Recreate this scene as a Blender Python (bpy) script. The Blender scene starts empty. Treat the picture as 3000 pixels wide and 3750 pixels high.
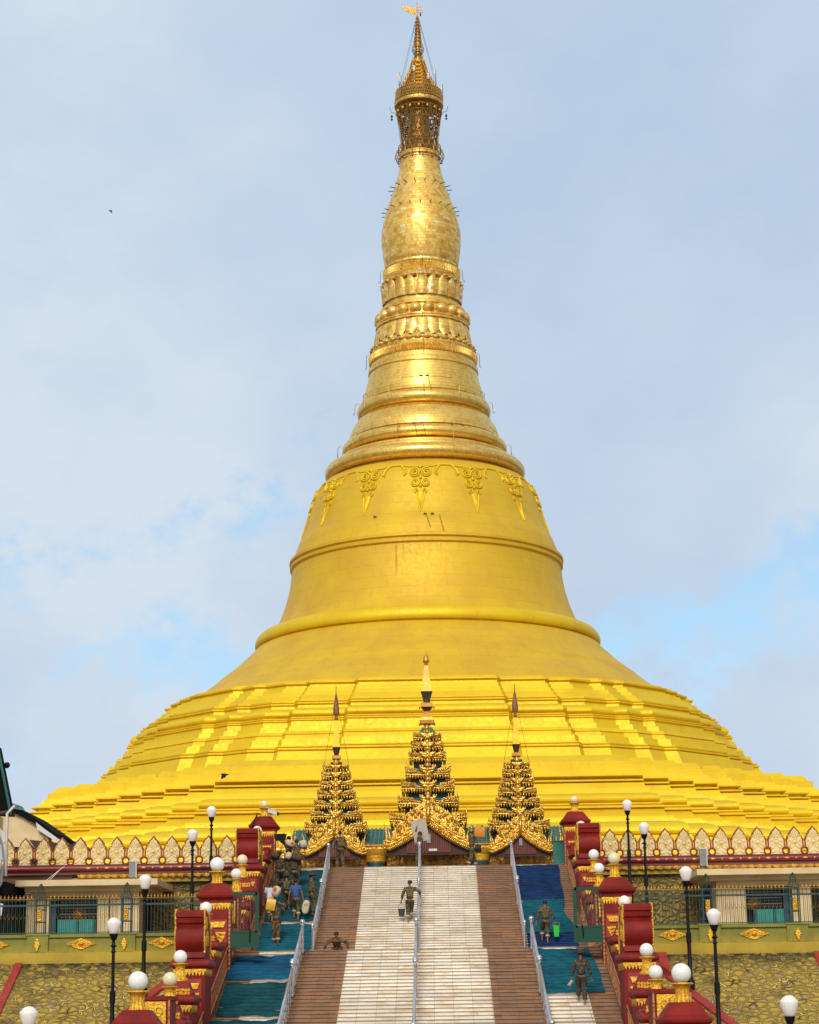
import bpy, bmesh, math, random
from mathutils import Vector, Matrix
random.seed(7)
R = math.radians
sc = bpy.context.scene
COL = sc.collection
# ---------------------------------------------------------------- camera
TH, PSI, ROLL = math.atan(1845 / 7400), math.atan(.01117), .0145
cam_data = bpy.data.cameras.new('camera')
cam = bpy.data.objects.new('camera', cam_data)
COL.objects.link(cam)
Fv = Vector((-math.sin(PSI) * math.cos(TH), math.cos(PSI) * math.cos(TH), math.sin(TH)))
R0 = Vector((math.cos(PSI), math.sin(PSI), 0))
U0 = R0.cross(Fv)
Rv = R0 * math.cos(ROLL) - U0 * math.sin(ROLL)
Uv = R0 * math.sin(ROLL) + U0 * math.cos(ROLL)
cam.matrix_world = Matrix(((Rv.x, Uv.x, -Fv.x, .87), (Rv.y, Uv.y, -Fv.y, 0), (Rv.z, Uv.z, -Fv.z, 0), (0, 0, 0, 1)))
cam_data.sensor_fit = 'HORIZONTAL'
cam_data.sensor_width = 36
cam_data.lens = 36 * 7400 / 3000
cam_data.clip_start = .5
cam_data.clip_end = 5000
sc.camera = cam
# ---------------------------------------------------------------- sky, sun, exposure
SUN_EL, SUN_AZ = 33, 6            # the bright part of the overcast, behind the camera and a little left
w = bpy.data.worlds.new('World')
sc.world = w
w.use_nodes = True
nt = w.node_tree
nt.nodes.clear()
N = nt.nodes.new
L = nt.links.new
out = N('ShaderNodeOutputWorld')
sky = N('ShaderNodeTexSky'); sky.sky_type = 'NISHITA'; sky.sun_disc = False
sky.sun_elevation = R(SUN_EL); sky.sun_rotation = R(180 + SUN_AZ)
bg1 = N('ShaderNodeBackground'); bg1.inputs['Strength'].default_value = .15
tint = N('ShaderNodeMix'); tint.data_type = 'RGBA'; tint.blend_type = 'MIX'; tint.inputs[0].default_value = .55
tint.inputs[7].default_value = (2.2, 3.9, 5.3, 1)
L(sky.outputs[0], tint.inputs[6]); L(tint.outputs[2], bg1.inputs['Color'])
tc = N('ShaderNodeTexCoord')
mp = N('ShaderNodeMapping'); mp.inputs['Scale'].default_value = (1.15, 1, 1.5); mp.inputs['Rotation'].default_value = (0, R(-28), 0); mp.inputs['Location'].default_value = (.35, 0, .22)
n1 = N('ShaderNodeTexNoise'); n1.inputs['Scale'].default_value = 8.5; n1.inputs['Detail'].default_value = 9; n1.inputs['Roughness'].default_value = .62
n2 = N('ShaderNodeTexNoise'); n2.inputs['Scale'].default_value = 3.2; n2.inputs['Detail'].default_value = 5; n2.inputs['Roughness'].default_value = .5
L(tc.outputs['Generated'], mp.inputs[0]); L(mp.outputs[0], n1.inputs['Vector']); L(mp.outputs[0], n2.inputs['Vector'])
# cloud cover: gaps only in a band above the horizon
sep = N('ShaderNodeSeparateXYZ'); L(tc.outputs['Generated'], sep.inputs[0])
cover = N('ShaderNodeValToRGB'); cr = cover.color_ramp
cr.elements[0].position = .10; cr.elements[0].color = (.7, .7, .7, 1)
cr.elements[1].position = .33; cr.elements[1].color = (.9, .9, .9, 1)
for p_, v_ in ((.16, .66), (.235, .66)):
    e = cr.elements.new(p_); e.color = (v_, v_, v_, 1)
L(sep.outputs[2], cover.inputs[0])
gap = None
for d_, r0_, r1_, k_ in (((.1617, .9655, .2041), .9986, 1., .09), ((.1092, .974, .1986), .9992, 1., .11), ((.1807, .9645, .1927), .9988, 1., .08), ((-.1258, .9768, .1731), .9989, 1., .14), ((-.1586, .9739, .1624), .9992, 1., .10), ((-.0992, .9787, .1798), .9991, 1., .09), ((-.1716, .9752, .14), .9986, 1., .10)):
    v_ = Vector(d_).normalized(); q_ = N('ShaderNodeVectorMath'); q_.operation = 'DOT_PRODUCT'; q_.inputs[1].default_value = v_; L(tc.outputs['Generated'], q_.inputs[0])
    r_ = N('ShaderNodeMapRange'); r_.inputs[1].default_value = r0_; r_.inputs[2].default_value = r1_; r_.inputs[4].default_value = -k_; r_.interpolation_type = 'SMOOTHSTEP'; L(q_.outputs['Value'], r_.inputs[0])
    if gap is None: gap = r_.outputs[0]
    else:
        a_ = N('ShaderNodeMath'); a_.operation = 'ADD'; L(gap, a_.inputs[0]); L(r_.outputs[0], a_.inputs[1]); gap = a_.outputs[0]
m0_ = N('ShaderNodeMath'); m0_.operation = 'MULTIPLY_ADD'; m0_.inputs[1].default_value = 1.7; m0_.inputs[2].default_value = -.35; L(n1.outputs[0], m0_.inputs[0])
a0_ = N('ShaderNodeMath'); a0_.operation = 'ADD'; L(gap, a0_.inputs[0]); L(m0_.outputs[0], a0_.inputs[1])
add = N('ShaderNodeMath'); add.operation = 'ADD'; L(a0_.outputs[0], add.inputs[0]); L(cover.outputs[0], add.inputs[1])
dens = N('ShaderNodeMapRange'); dens.inputs[1].default_value = .84; dens.inputs[2].default_value = 1.12; dens.interpolation_type = 'SMOOTHSTEP'
L(add.outputs[0], dens.inputs[0])
cc = N('ShaderNodeValToRGB'); cr = cc.color_ramp
cr.elements[0].position = .34; cr.elements[0].color = (.49, .62, .785, 1)
cr.elements[1].position = .64; cr.elements[1].color = (.685, .77, .865, 1)
e = cr.elements.new(.50); e.color = (.575, .69, .835, 1)
n3 = N('ShaderNodeTexNoise'); n3.inputs['Scale'].default_value = 14; n3.inputs['Detail'].default_value = 7; n3.inputs['Roughness'].default_value = .6
L(mp.outputs[0], n3.inputs['Vector'])
def wm(op, a, b_, c_=None):
    x = N('ShaderNodeMath'); x.operation = op
    for i, q_ in enumerate((a, b_, c_)):
        if q_ is None: continue
        if isinstance(q_, (int, float)): x.inputs[i].default_value = q_
        else: L(q_, x.inputs[i])
    return x.outputs[0]
L(wm('ADD', wm('MULTIPLY', sep.outputs[0], -.2), wm('ADD', wm('MULTIPLY', n2.outputs[0], .78), wm('MULTIPLY', n3.outputs[0], .22))), cc.inputs[0])
# unseen overcast behind the camera: glow and neutral grey added to light the stupa
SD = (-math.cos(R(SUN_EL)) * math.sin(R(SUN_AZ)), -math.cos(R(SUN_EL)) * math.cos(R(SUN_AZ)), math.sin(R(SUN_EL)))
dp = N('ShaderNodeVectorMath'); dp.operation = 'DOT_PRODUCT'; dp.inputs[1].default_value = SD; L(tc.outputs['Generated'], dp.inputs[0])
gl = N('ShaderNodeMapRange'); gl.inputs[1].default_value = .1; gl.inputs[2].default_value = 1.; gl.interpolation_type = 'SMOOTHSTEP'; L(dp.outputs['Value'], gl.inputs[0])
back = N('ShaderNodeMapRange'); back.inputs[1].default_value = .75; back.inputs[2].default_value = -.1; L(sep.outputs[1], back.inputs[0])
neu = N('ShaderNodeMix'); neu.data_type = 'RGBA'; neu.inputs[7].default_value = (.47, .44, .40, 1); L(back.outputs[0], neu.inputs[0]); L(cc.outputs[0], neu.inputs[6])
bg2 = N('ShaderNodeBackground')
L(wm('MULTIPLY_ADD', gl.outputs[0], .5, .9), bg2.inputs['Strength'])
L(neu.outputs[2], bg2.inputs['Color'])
mx = N('ShaderNodeMixShader')
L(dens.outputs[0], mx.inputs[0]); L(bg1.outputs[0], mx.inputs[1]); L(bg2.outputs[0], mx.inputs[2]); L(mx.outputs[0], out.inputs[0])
sd = bpy.data.lights.new('sun', 'SUN'); sd.energy = 1.9; sd.angle = R(20); sd.color = (1, .95, .86)
sun = bpy.data.objects.new('sun', sd); COL.objects.link(sun)
sun.rotation_euler = (R(90 - SUN_EL), 0, R(-SUN_AZ))
sc.view_settings.view_transform = 'Standard'
sc.view_settings.look = 'None'
sc.view_settings.exposure = .12
sc.view_settings.gamma = 1
sc.unit_settings.scale_length = .9

# ================================================================ helpers
class MB:
    def __init__(s):
        s.v, s.f, s.m, s.uv = [], [], [], None
    def add(s, vs, fs, mi=0):
        o = len(s.v); s.v += [tuple(p) for p in vs]
        s.f += [tuple(o + i for i in f) for f in fs]; s.m += [mi] * len(fs)
    def box(s, x0, x1, y0, y1, z0, z1, mi=0):
        s.add([(x0, y0, z0), (x1, y0, z0), (x1, y1, z0), (x0, y1, z0), (x0, y0, z1), (x1, y0, z1), (x1, y1, z1), (x0, y1, z1)],
              [(3, 2, 1, 0), (4, 5, 6, 7), (0, 1, 5, 4), (1, 2, 6, 5), (2, 3, 7, 6), (3, 0, 4, 7)], mi)
    def cbox(s, c, d, mi=0):
        s.box(c[0] - d[0] / 2, c[0] + d[0] / 2, c[1] - d[1] / 2, c[1] + d[1] / 2, c[2] - d[2] / 2, c[2] + d[2] / 2, mi)
    def tube(s, pts, rad, n=8, mi=0, cap=True):
        P = [Vector(p) for p in pts]
        rr = rad if hasattr(rad, '__len__') else [rad] * len(P)
        rings = []; up = None
        for i, p in enumerate(P):
            t = (P[min(i + 1, len(P) - 1)] - P[max(i - 1, 0)])
            if t.length < 1e-9: t = Vector((0, 0, 1))
            t.normalize()
            if up is None:
                up = Vector((0, 0, 1)) if abs(t.z) < .9 else Vector((1, 0, 0))
            a = t.cross(up)
            if a.length < 1e-4: a = t.cross(Vector((1, 0, 0)))
            a.normalize(); b = a.cross(t); up = b
            r = rr[i]
            rings.append([p + (a * math.cos(2 * math.pi * k / n) + b * math.sin(2 * math.pi * k / n)) * r for k in range(n)])
        vs = [q for r_ in rings for q in r_]
        fs = []
        for i in range(len(P) - 1):
            for k in range(n):
                k2 = (k + 1) % n
                fs.append((i * n + k, i * n + k2, (i + 1) * n + k2, (i + 1) * n + k))
        if cap:
            fs.append(tuple(range(n - 1, -1, -1))); fs.append(tuple((len(P) - 1) * n + k for k in range(n)))
        s.add(vs, fs, mi)
    def lathe(s, prof, c=(0, 0, 0), n=32, mi=0, rot=0., sx=1, sy=1):
        vs = []; fs = []
        for (r, z) in prof:
            for k in range(n):
                a = 2 * math.pi * k / n + rot
                vs.append((c[0] + r * math.cos(a) * sx, c[1] + r * math.sin(a) * sy, c[2] + z))
        for i in range(len(prof) - 1):
            for k in range(n):
                k2 = (k + 1) % n
                fs.append((i * n + k, i * n + k2, (i + 1) * n + k2, (i + 1) * n + k))
        fs.append(tuple(range(n - 1, -1, -1))); fs.append(tuple((len(prof) - 1) * n + k for k in range(n)))
        s.add(vs, fs, mi)
    def sq(s, prof, c=(0, 0, 0), mi=0, dy=None):           # square section lathe: r = half width
        vs = []; fs = []
        for (r, z) in prof:
            h = r if dy is None else r + dy
            vs += [(c[0] - r, c[1] - h, c[2] + z), (c[0] + r, c[1] - h, c[2] + z), (c[0] + r, c[1] + h, c[2] + z), (c[0] - r, c[1] + h, c[2] + z)]
        for i in range(len(prof) - 1):
            for k in range(4):
                k2 = (k + 1) % 4
                fs.append((i * 4 + k, i * 4 + k2, (i + 1) * 4 + k2, (i + 1) * 4 + k))
        fs.append((3, 2, 1, 0)); m = (len(prof) - 1) * 4; fs.append((m, m + 1, m + 2, m + 3))
        s.add(vs, fs, mi)
    def prism(s, poly, y0, y1, mi=0):                       # poly in (x,z), extruded along y
        n = len(poly)
        vs = [(p[0], y0, p[1]) for p in poly] + [(p[0], y1, p[1]) for p in poly]
        fs = [tuple(range(n)), tuple(range(2 * n - 1, n - 1, -1))] + [((i + 1) % n, i, n + i, n + (i + 1) % n) for i in range(n)]
        s.add(vs, fs, mi)
    def prismx(s, poly, x0, x1, mi=0):                      # poly in (y,z), extruded along x
        n = len(poly)
        vs = [(x0, p[0], p[1]) for p in poly] + [(x1, p[0], p[1]) for p in poly]
        fs = [tuple(range(n - 1, -1, -1)), tuple(range(n, 2 * n))] + [(i, (i + 1) % n, n + (i + 1) % n, n + i) for i in range(n)]
        s.add(vs, fs, mi)
    def ball(s, c, r, n=16, mi=0, sz=1.):
        k = n // 2
        s.lathe([(max(r * math.sin(math.pi * i / k), r * .02), -r * sz * math.cos(math.pi * i / k)) for i in range(k + 1)], c, n, mi)
    def build(s, name, mats, parent=None, smooth=False, angle=None):
        me = bpy.data.meshes.new(name)
        me.from_pydata(s.v, [], s.f)
        if not isinstance(mats, (list, tuple)): mats = [mats]
        for m_ in mats: me.materials.append(m_)
        if len(mats) > 1: me.polygons.foreach_set('material_index', s.m)
        if s.uv:
            ul = me.uv_layers.new(name='UVMap')
            for lp in me.loops: ul.data[lp.index].uv = s.uv[lp.vertex_index]
        bm = bmesh.new(); bm.from_mesh(me)
        if not s.uv: bmesh.ops.recalc_face_normals(bm, faces=bm.faces)
        bm.to_mesh(me); bm.free()
        if smooth:
            me.polygons.foreach_set('use_smooth', [True] * len(me.polygons))
            if angle is not None: me.set_sharp_from_angle(angle=R(angle))
        me.update()
        o = bpy.data.objects.new(name, me); COL.objects.link(o)
        if parent is not None: o.parent = parent
        return o

def tag(o, label=None, cat=None, group=None, kind=None):
    if label: o['label'] = label
    if cat: o['category'] = cat
    if group: o['group'] = group
    if kind: o['kind'] = kind
    return o
def thing(name, label, cat, loc=(0, 0, 0), rz=0, group=None, scale=1):
    o = bpy.data.objects.new(name, None); COL.objects.link(o)
    o.empty_display_size = .2
    o.location = loc; o.rotation_euler = (0, 0, rz); o.scale = (scale,) * 3
    return tag(o, label, cat, group)
def copy_tree(o, parent=None):
    c = o.copy(); COL.objects.link(c)
    if parent is not None: c.parent = parent
    for ch in list(o.children): copy_tree(ch, c)
    return c
def dup(o, loc, label, rz=None, group=None, scale=None, sx=None):
    c = copy_tree(o); c.location = loc; c['label'] = label
    if rz is not None: c.rotation_euler = (0, 0, rz)
    if group: c['group'] = group
    if scale is not None: c.scale = (scale,) * 3
    return c

# ---------------------------------------------------------------- materials
def nodes(name):
    m = bpy.data.materials.new(name); m.use_nodes = True
    t = m.node_tree; b = t.nodes['Principled BSDF']
    return m, t, b
def rgb(t, a, b_, fac, blend='MIX'):
    x = t.nodes.new('ShaderNodeMix'); x.data_type = 'RGBA'; x.blend_type = blend
    for i, q in ((0, fac), (6, a), (7, b_)):
        if hasattr(q, 'links') or hasattr(q, 'is_linked'): t.links.new(q, x.inputs[i])
        elif i == 0: x.inputs[i].default_value = q
        else: x.inputs[i].default_value = tuple(q) + (1,) if len(q) == 3 else q
    return x.outputs[2]
def pos(t, scale=(1, 1, 1), obj=False):
    if obj:
        g = t.nodes.new('ShaderNodeTexCoord').outputs['Object']
    else:
        g = t.nodes.new('ShaderNodeNewGeometry').outputs['Position']
    m = t.nodes.new('ShaderNodeMapping'); m.inputs['Scale'].default_value = scale
    t.links.new(g, m.inputs[0]); return m.outputs[0]
def noise(t, vec, s, d=4, r=.55):
    n = t.nodes.new('ShaderNodeTexNoise'); n.inputs['Scale'].default_value = s; n.inputs['Detail'].default_value = d
    n.inputs['Roughness'].default_value = r; t.links.new(vec, n.inputs['Vector']); return n.outputs[0]
def rng(t, v, a, b_, c=0, d=1):
    n = t.nodes.new('ShaderNodeMapRange'); t.links.new(v, n.inputs[0])
    for i, q in enumerate((a, b_, c, d)): n.inputs[i + 1].default_value = q
    return n.outputs[0]
def math_(t, op, a, b_=None):
    n = t.nodes.new('ShaderNodeMath'); n.operation = op
    for i, q in enumerate((a, b_)):
        if q is None: continue
        if isinstance(q, (int, float)): n.inputs[i].default_value = q
        else: t.links.new(q, n.inputs[i])
    return n.outputs[0]
def bump(t, b, h, st=.5, dist=.05):
    n = t.nodes.new('ShaderNodeBump'); n.inputs['Strength'].default_value = st; n.inputs['Distance'].default_value = dist
    t.links.new(h, n.inputs['Height']); t.links.new(n.outputs[0], b.inputs['Normal'])
def M(name, col, rough=.6, metal=0., var=.25, s=3., bs=0., bd=.02, col2=None, sz=(1, 1, 1), spec=.5):
    m, t, b = nodes(name)
    p = pos(t, sz); n = noise(t, p, s)
    c2 = col2 or tuple(max(0, c * (1 - var)) for c in col)
    t.links.new(rgb(t, c2, col, rng(t, n, .35, .62)), b.inputs['Base Color'])
    b.inputs['Roughness'].default_value = rough; b.inputs['Metallic'].default_value = metal
    b.inputs['Specular IOR Level'].default_value = spec
    if bs: bump(t, b, noise(t, p, s * 6), bs, bd)
    return m
# painted gold: satin metallic paint with rain streaks, faint panel joints
def gold_paint(name, c1, c2, metal, rough, panels=False):
    m, t, b = nodes(name)
    p = pos(t); ps = pos(t, (1, 1, .09))
    n = noise(t, p, .35, 5); n2 = noise(t, ps, 1.6, 4, .6); n3 = noise(t, ps, .5, 6, .7)
    c = rgb(t, c2, c1, rng(t, n, .3, .6))
    c = rgb(t, c, (.50, .29, .04), math_(t, 'MULTIPLY', rng(t, n2, .58, .78), .35))
    c = rgb(t, c, (.24, .06, .02), math_(t, 'MULTIPLY', rng(t, n3, .70, .80), .5))
    n5 = noise(t, p, 1.1, 8, .7)
    c = rgb(t, c, (.9, .74, .22), math_(t, 'MULTIPLY', rng(t, n5, .60, .74), .25))
    if panels:
        uv = t.nodes.new('ShaderNodeUVMap').outputs[0]
        br = t.nodes.new('ShaderNodeTexBrick'); t.links.new(uv, br.inputs['Vector'])
        br.inputs['Scale'].default_value = 1; br.inputs['Brick Width'].default_value = 3.1; br.inputs['Row Height'].default_value = 1.22
        br.inputs['Mortar Size'].default_value = .018; br.inputs['Color1'].default_value = (0, 0, 0, 1); br.inputs['Color2'].default_value = (1, 1, 1, 1)
        c = rgb(t, c, (.62, .38, .05), math_(t, 'MULTIPLY', br.outputs['Color'], .22))
        sp = t.nodes.new('ShaderNodeSeparateXYZ'); t.links.new(t.nodes.new('ShaderNodeNewGeometry').outputs['Position'], sp.inputs[0])
        for x0_, z0_, z1_, w_ in ((-2.55, 39.6, 43.4, .16), (-1.9, 41.4, 43.4, .10), (-1.2, 42.2, 43.5, .12), (1.7, 41.9, 43.4, .06)):
            near = rng(t, math_(t, 'ABSOLUTE', math_(t, 'ADD', math_(t, 'SUBTRACT', sp.outputs[0], x0_), math_(t, 'MULTIPLY', math_(t, 'SUBTRACT', noise(t, ps, 1.5, 2), .5), .3))), 0, w_, 1, 0)
            zz = math_(t, 'MULTIPLY', rng(t, sp.outputs[2], z0_, z0_ + 2, 0, 1), math_(t, 'LESS_THAN', sp.outputs[2], z1_))
            fr_ = math_(t, 'LESS_THAN', sp.outputs[1], 200.)
            c = rgb(t, c, (.30, .09, .02), math_(t, 'MULTIPLY', math_(t, 'MULTIPLY', near, zz), math_(t, 'MULTIPLY', fr_, .6)))
        c = rgb(t, c, (.40, .22, .03), math_(t, 'MULTIPLY', br.outputs['Fac'], rng(t, noise(t, p, 1.2, 2), .4, .6, .15, .7)))
    t.links.new(c, b.inputs['Base Color'])
    b.inputs['Metallic'].default_value = metal
    t.links.new(rng(t, noise(t, p, 2.5), .3, .7, rough - .06, rough + .1), b.inputs['Roughness'])
    bump(t, b, noise(t, pos(t, (1, 1, 2)), 1.3, 6, .6), .10, .04)
    return m
GOLD = gold_paint('gold_paint', (.82, .595, .012), (.76, .515, .014), .35, .55)
GOLDB = gold_paint('gold_paint_panels', (.76, .515, .022), (.68, .42, .028), .3, .58, True)
# gold leaf panels laid like bricks, each its own tone
def gold_tile(name, tone=0, metal=.6, ro=(.5, .36)):
    m, t, b = nodes(name)
    uv = t.nodes.new('ShaderNodeUVMap').outputs[0]
    br = t.nodes.new('ShaderNodeTexBrick'); t.links.new(uv, br.inputs['Vector'])
    br.inputs['Scale'].default_value = 1; br.inputs['Brick Width'].default_value = .56; br.inputs['Row Height'].default_value = .34
    br.inputs['Mortar Size'].default_value = .012; br.inputs['Mortar Smooth'].default_value = .3
    br.inputs['Color1'].default_value = (0, 0, 0, 1); br.inputs['Color2'].default_value = (1, 1, 1, 1); br.inputs['Mortar'].default_value = (.5, .5, .5, 1)
    rnd = br.outputs['Color']; ln = br.outputs['Fac']
    p = pos(t)
    c = rgb(t, (.70 + .1 * tone, .40 + .12 * tone, .08 + .03 * tone), (.93, .66, .17), rng(t, rnd, .0, .6))
    c = rgb(t, c, (.98, .90, .58), math_(t, 'MULTIPLY', rng(t, rnd, .84, .95), math_(t, 'MULTIPLY', rng(t, noise(t, p, .5, 2), .38, .56), 1 - .85 * tone)))
    st = noise(t, pos(t, (1, 1, .4)), 2.4, 7, .65)
    c = rgb(t, c, (.42, .17, .03), math_(t, 'MULTIPLY', rng(t, st, .52, .68), .6 - .3 * tone))
    c = rgb(t, c, (.33, .16, .03), math_(t, 'MULTIPLY', ln, .75))
    t.links.new(c, b.inputs['Base Color'])
    b.inputs['Metallic'].default_value = metal
    t.links.new(rng(t, rnd, 0, 1, *ro), b.inputs['Roughness'])
    h = math_(t, 'ADD', math_(t, 'MULTIPLY', ln, -1.), math_(t, 'MULTIPLY', noise(t, p, 2.2, 3), .8))
    bump(t, b, h, .35, .04)
    return m
TILE = gold_tile('gold_leaf_plate'); TILE2 = gold_tile('gold_leaf_plate_clean', 1, .78, (.40, .32))
def gilt(name, c1, c2, s=9., st=.9, metal=.85, rough=.33, bd=.05, dark=(.10, .035, .008)):
    m, t, b = nodes(name)
    p = pos(t); n = noise(t, p, s * .35, 4); k = noise(t, p, s, 6, .6)
    c = rgb(t, c2, c1, rng(t, n, .35, .6))
    c = rgb(t, c, dark, rng(t, k, .52, .66, 0, .85))
    t.links.new(c, b.inputs['Base Color']); b.inputs['Metallic'].default_value = metal
    b.inputs['Roughness'].default_value = rough
    bump(t, b, k, st, bd)
    return m
GILT = gilt('gilded_carving', (.95, .62, .12), (.72, .38, .06))
GILTP = gilt('gilded_plaster', (.93, .58, .05), (.80, .42, .03), s=14, metal=.45, rough=.42, bd=.04, dark=(.42, .13, .015))
GILTD = gilt('weathered_gilt_frieze', (.52, .28, .05), (.30, .14, .03), s=6, metal=.6)
HTI = gilt('aged_gilt_iron', (.62, .36, .09), (.34, .20, .07), s=7, metal=.8, rough=.4)
COPPER = gilt('carved_copper_stringer', (.62, .27, .09), (.50, .18, .06), s=8, metal=.2, rough=.5, dark=(.24, .03, .02), bd=.03)
SPIREG = M('dull_gold_sheet', (.68, .36, .05), .45, .6, .4, 2.5, .3, col2=(.55, .24, .06))
SPIREB = M('bright_gold_sheet', (.72, .43, .03), .45, .6, .2, 2.5, .3)
DARKM = M('dark_bronze', (.10, .075, .045), .5, .6, .4, 6, .4)
RED = M('red_paint', (.26, .012, .008), .62, 0, .45, 1.6, .25, .03, col2=(.15, .008, .006), spec=.3)
REDB = M('red_paint_bright', (.40, .035, .03), .6, 0, .3, 2, .2)
REDS = M('red_cornice_paint', (.19, .010, .013), .4, 0, .4, 1.1, .2, col2=(.14, .012, .018), sz=(.5, 1, 3))
REDF = M('leaf_border_red', (.25, .03, .015), .6, 0, .3, 5, .3)
DOTG = M('gold_dots', (.85, .42, .06), .4, .3, .2, 8)
CREAM = M('cream_leaf_plaster', (.84, .70, .38), .75, 0, .22, 2.2, .3, .03, col2=(.76, .59, .29))
CREAMW = M('cream_wall', (.80, .64, .37), .85, 0, .25, 1.2, .1, col2=(.66, .50, .27))
SLAB = M('cream_canopy_paint', (.80, .66, .38), .8, 0, .3, .8, .1, col2=(.68, .52, .27))
TEAL = M('teal_paint', (.012, .17, .155), .5, 0, .2, 3, .1)
TEALD = M('dark_teal_paint', (.01, .07, .10), .5, 0, .2, 3)
TEALB = M('bright_teal_paint', (.03, .30, .27), .5, 0, .2, 3)
GREENP = M('green_gate_paint', (.006, .075, .058), .55, 0, .3, 2, .1, col2=(.018, .065, .035), spec=.3)
IRONG = M('green_fence_paint', (.045, .085, .055), .6, 0, .4, 4, col2=(.02, .055, .06))
BLACK = M('black_lamp_paint', (.006, .007, .010), .5, 0, .2, 5, spec=.25)
STEEL = M('brushed_steel', (.66, .69, .74), .28, .9, .15, 5)
GREYP = M('grey_metal_paint', (.27, .29, .32), .5, .2, .15, 3)
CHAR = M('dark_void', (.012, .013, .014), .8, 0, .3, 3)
BROWNW = M('stained_wood', (.17, .035, .022), .55, 0, .35, 3, .2, sz=(6, 6, .3))
BROWND = M('dark_wood', (.055, .017, .014), .6, 0, .35, 3)
ROOFT = M('teal_roof_tile', (.05, .19, .17), .45, 0, .35, 3, .3)
ROOFD = M('dark_roof_tile', (.008, .010, .010), .9, 0, .4, 5, .5, spec=.1)
WHITEP = M('white_paint', (.72, .72, .72), .5, 0, .15, 3)
PALEB = M('pale_blue_board', (.5, .58, .72), .5, 0, .2, 1)
BLUEB = M('blue_sheet', (.02, .13, .35), .5, 0, .2, 2)
CONC = M('concrete', (.30, .26, .22), .9, 0, .4, 1.2, .3)
PLUM = M('weathered_red_render', (.19, .09, .06), .85, 0, .5, .9, .4, col2=(.12, .07, .05))
NOSING_SHADE = M('nosing_shadow_line', (.33, .23, .15), .7, 0, .5, 3, .2)  # brown strip on step fronts, colour deepens the shadow line at each nosing
GROUND = M('paved_ground', (.24, .19, .14), .9, 0, .3, .4, .2)
def lampglass(name, col):
    m, t, b = nodes(name); b.inputs['Base Color'].default_value = col + (1,); b.inputs['Roughness'].default_value = .25
    b.inputs['Subsurface Weight'].default_value = 1.; b.inputs['Subsurface Scale'].default_value = .35; b.inputs['Subsurface Radius'].default_value = (1, 1, 1)
    return m
OPAL = lampglass('opal_glass', (.90, .92, .96)); OPALC = lampglass('aged_cream_glass', (.80, .72, .48)); OPALW = lampglass('warm_opal_glass', (.90, .88, .86))
# stair treads: one tone per stone
def stones(name, cols, wx, hz, hz0, stain, stfac, joint):
    m, t, b = nodes(name)
    g = t.nodes.new('ShaderNodeNewGeometry').outputs['Position']
    s_ = t.nodes.new('ShaderNodeSeparateXYZ'); t.links.new(g, s_.inputs[0])
    fx = math_(t, 'DIVIDE', math_(t, 'ADD', s_.outputs[0], .04), wx)
    fz = math_(t, 'DIVIDE', math_(t, 'SUBTRACT', s_.outputs[2], hz0), hz)
    cx = t.nodes.new('ShaderNodeCombineXYZ')
    t.links.new(math_(t, 'FLOOR', fx), cx.inputs[0]); t.links.new(math_(t, 'FLOOR', fz), cx.inputs[1])
    wn = t.nodes.new('ShaderNodeTexWhiteNoise'); wn.noise_dimensions = '2D'; t.links.new(cx.outputs[0], wn.inputs['Vector'])
    ramp = t.nodes.new('ShaderNodeValToRGB'); ramp.color_ramp.elements[0].color = cols[0] + (1,); ramp.color_ramp.elements[1].color = cols[-1] + (1,)
    for i, c in enumerate(cols[1:-1]):
        e = ramp.color_ramp.elements.new((i + 1) / (len(cols) - 1)); e.color = c + (1,)
    t.links.new(wn.outputs[0], ramp.inputs[0])
    p = pos(t, (1, 1, 2.2)); n = noise(t, p, 1.3, 6, .65); n2 = noise(t, pos(t, (1, 1, 1.2)), 7, 5, .65); big = noise(t, p, .28, 3)
    c = rgb(t, ramp.outputs[0], stain, math_(t, 'MULTIPLY', rng(t, n, .5, .72), stfac))
    c = rgb(t, c, tuple(q * .75 for q in cols[0]), math_(t, 'MULTIPLY', rng(t, big, .4, .65), .4))
    c = rgb(t, c, (.12, .085, .055), math_(t, 'MULTIPLY', rng(t, n2, .62, .74), .6))
    fr = math_(t, 'FRACT', fx)
    jn = math_(t, 'LESS_THAN', fr, .025)
    c = rgb(t, c, joint, math_(t, 'MULTIPLY', jn, .6))
    t.links.new(c, b.inputs['Base Color']); b.inputs['Roughness'].default_value = .55
    bump(t, b, n2, .2, .01)
    return m
MARBLE = stones('white_marble_tread', [(.70, .64, .55), (.84, .79, .70), (.88, .84, .76), (.74, .71, .66)], .70, .1237, -.6, (.62, .42, .17), .8, (.28, .2, .13))
BROWNS = stones('brown_stone_tread', [(.20, .10, .06), (.32, .165, .095), (.28, .18, .125), (.40, .20, .08), (.25, .13, .085)], .62, .1237, -.6, (.46, .20, .04), .75, (.1, .05, .03))
def cloth(name, c):
    m, t, b = nodes(name)
    p = pos(t, (1, .5, 1)); n = noise(t, p, 1.2, 5)
    t.links.new(rgb(t, tuple(q * .7 for q in c), tuple(min(1, q * 1.2) for q in c), rng(t, n, .35, .65)), b.inputs['Base Color'])
    b.inputs['Roughness'].default_value = .6; b.inputs['Specular IOR Level'].default_value = .2
    wv = noise(t, pos(t, (.7, .7, 3)), 2.5, 5, .6)
    bump(t, b, wv, .6, .08)
    return m
CL_TEAL = cloth('teal_cloth', (.001, .10, .15)); CL_BLUE = cloth('blue_cloth', (.001, .09, .19)); CL_NAVY = cloth('navy_cloth', (.001, .030, .12)); CL_DARK = cloth('dark_teal_cloth', (.001, .070, .09))
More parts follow.
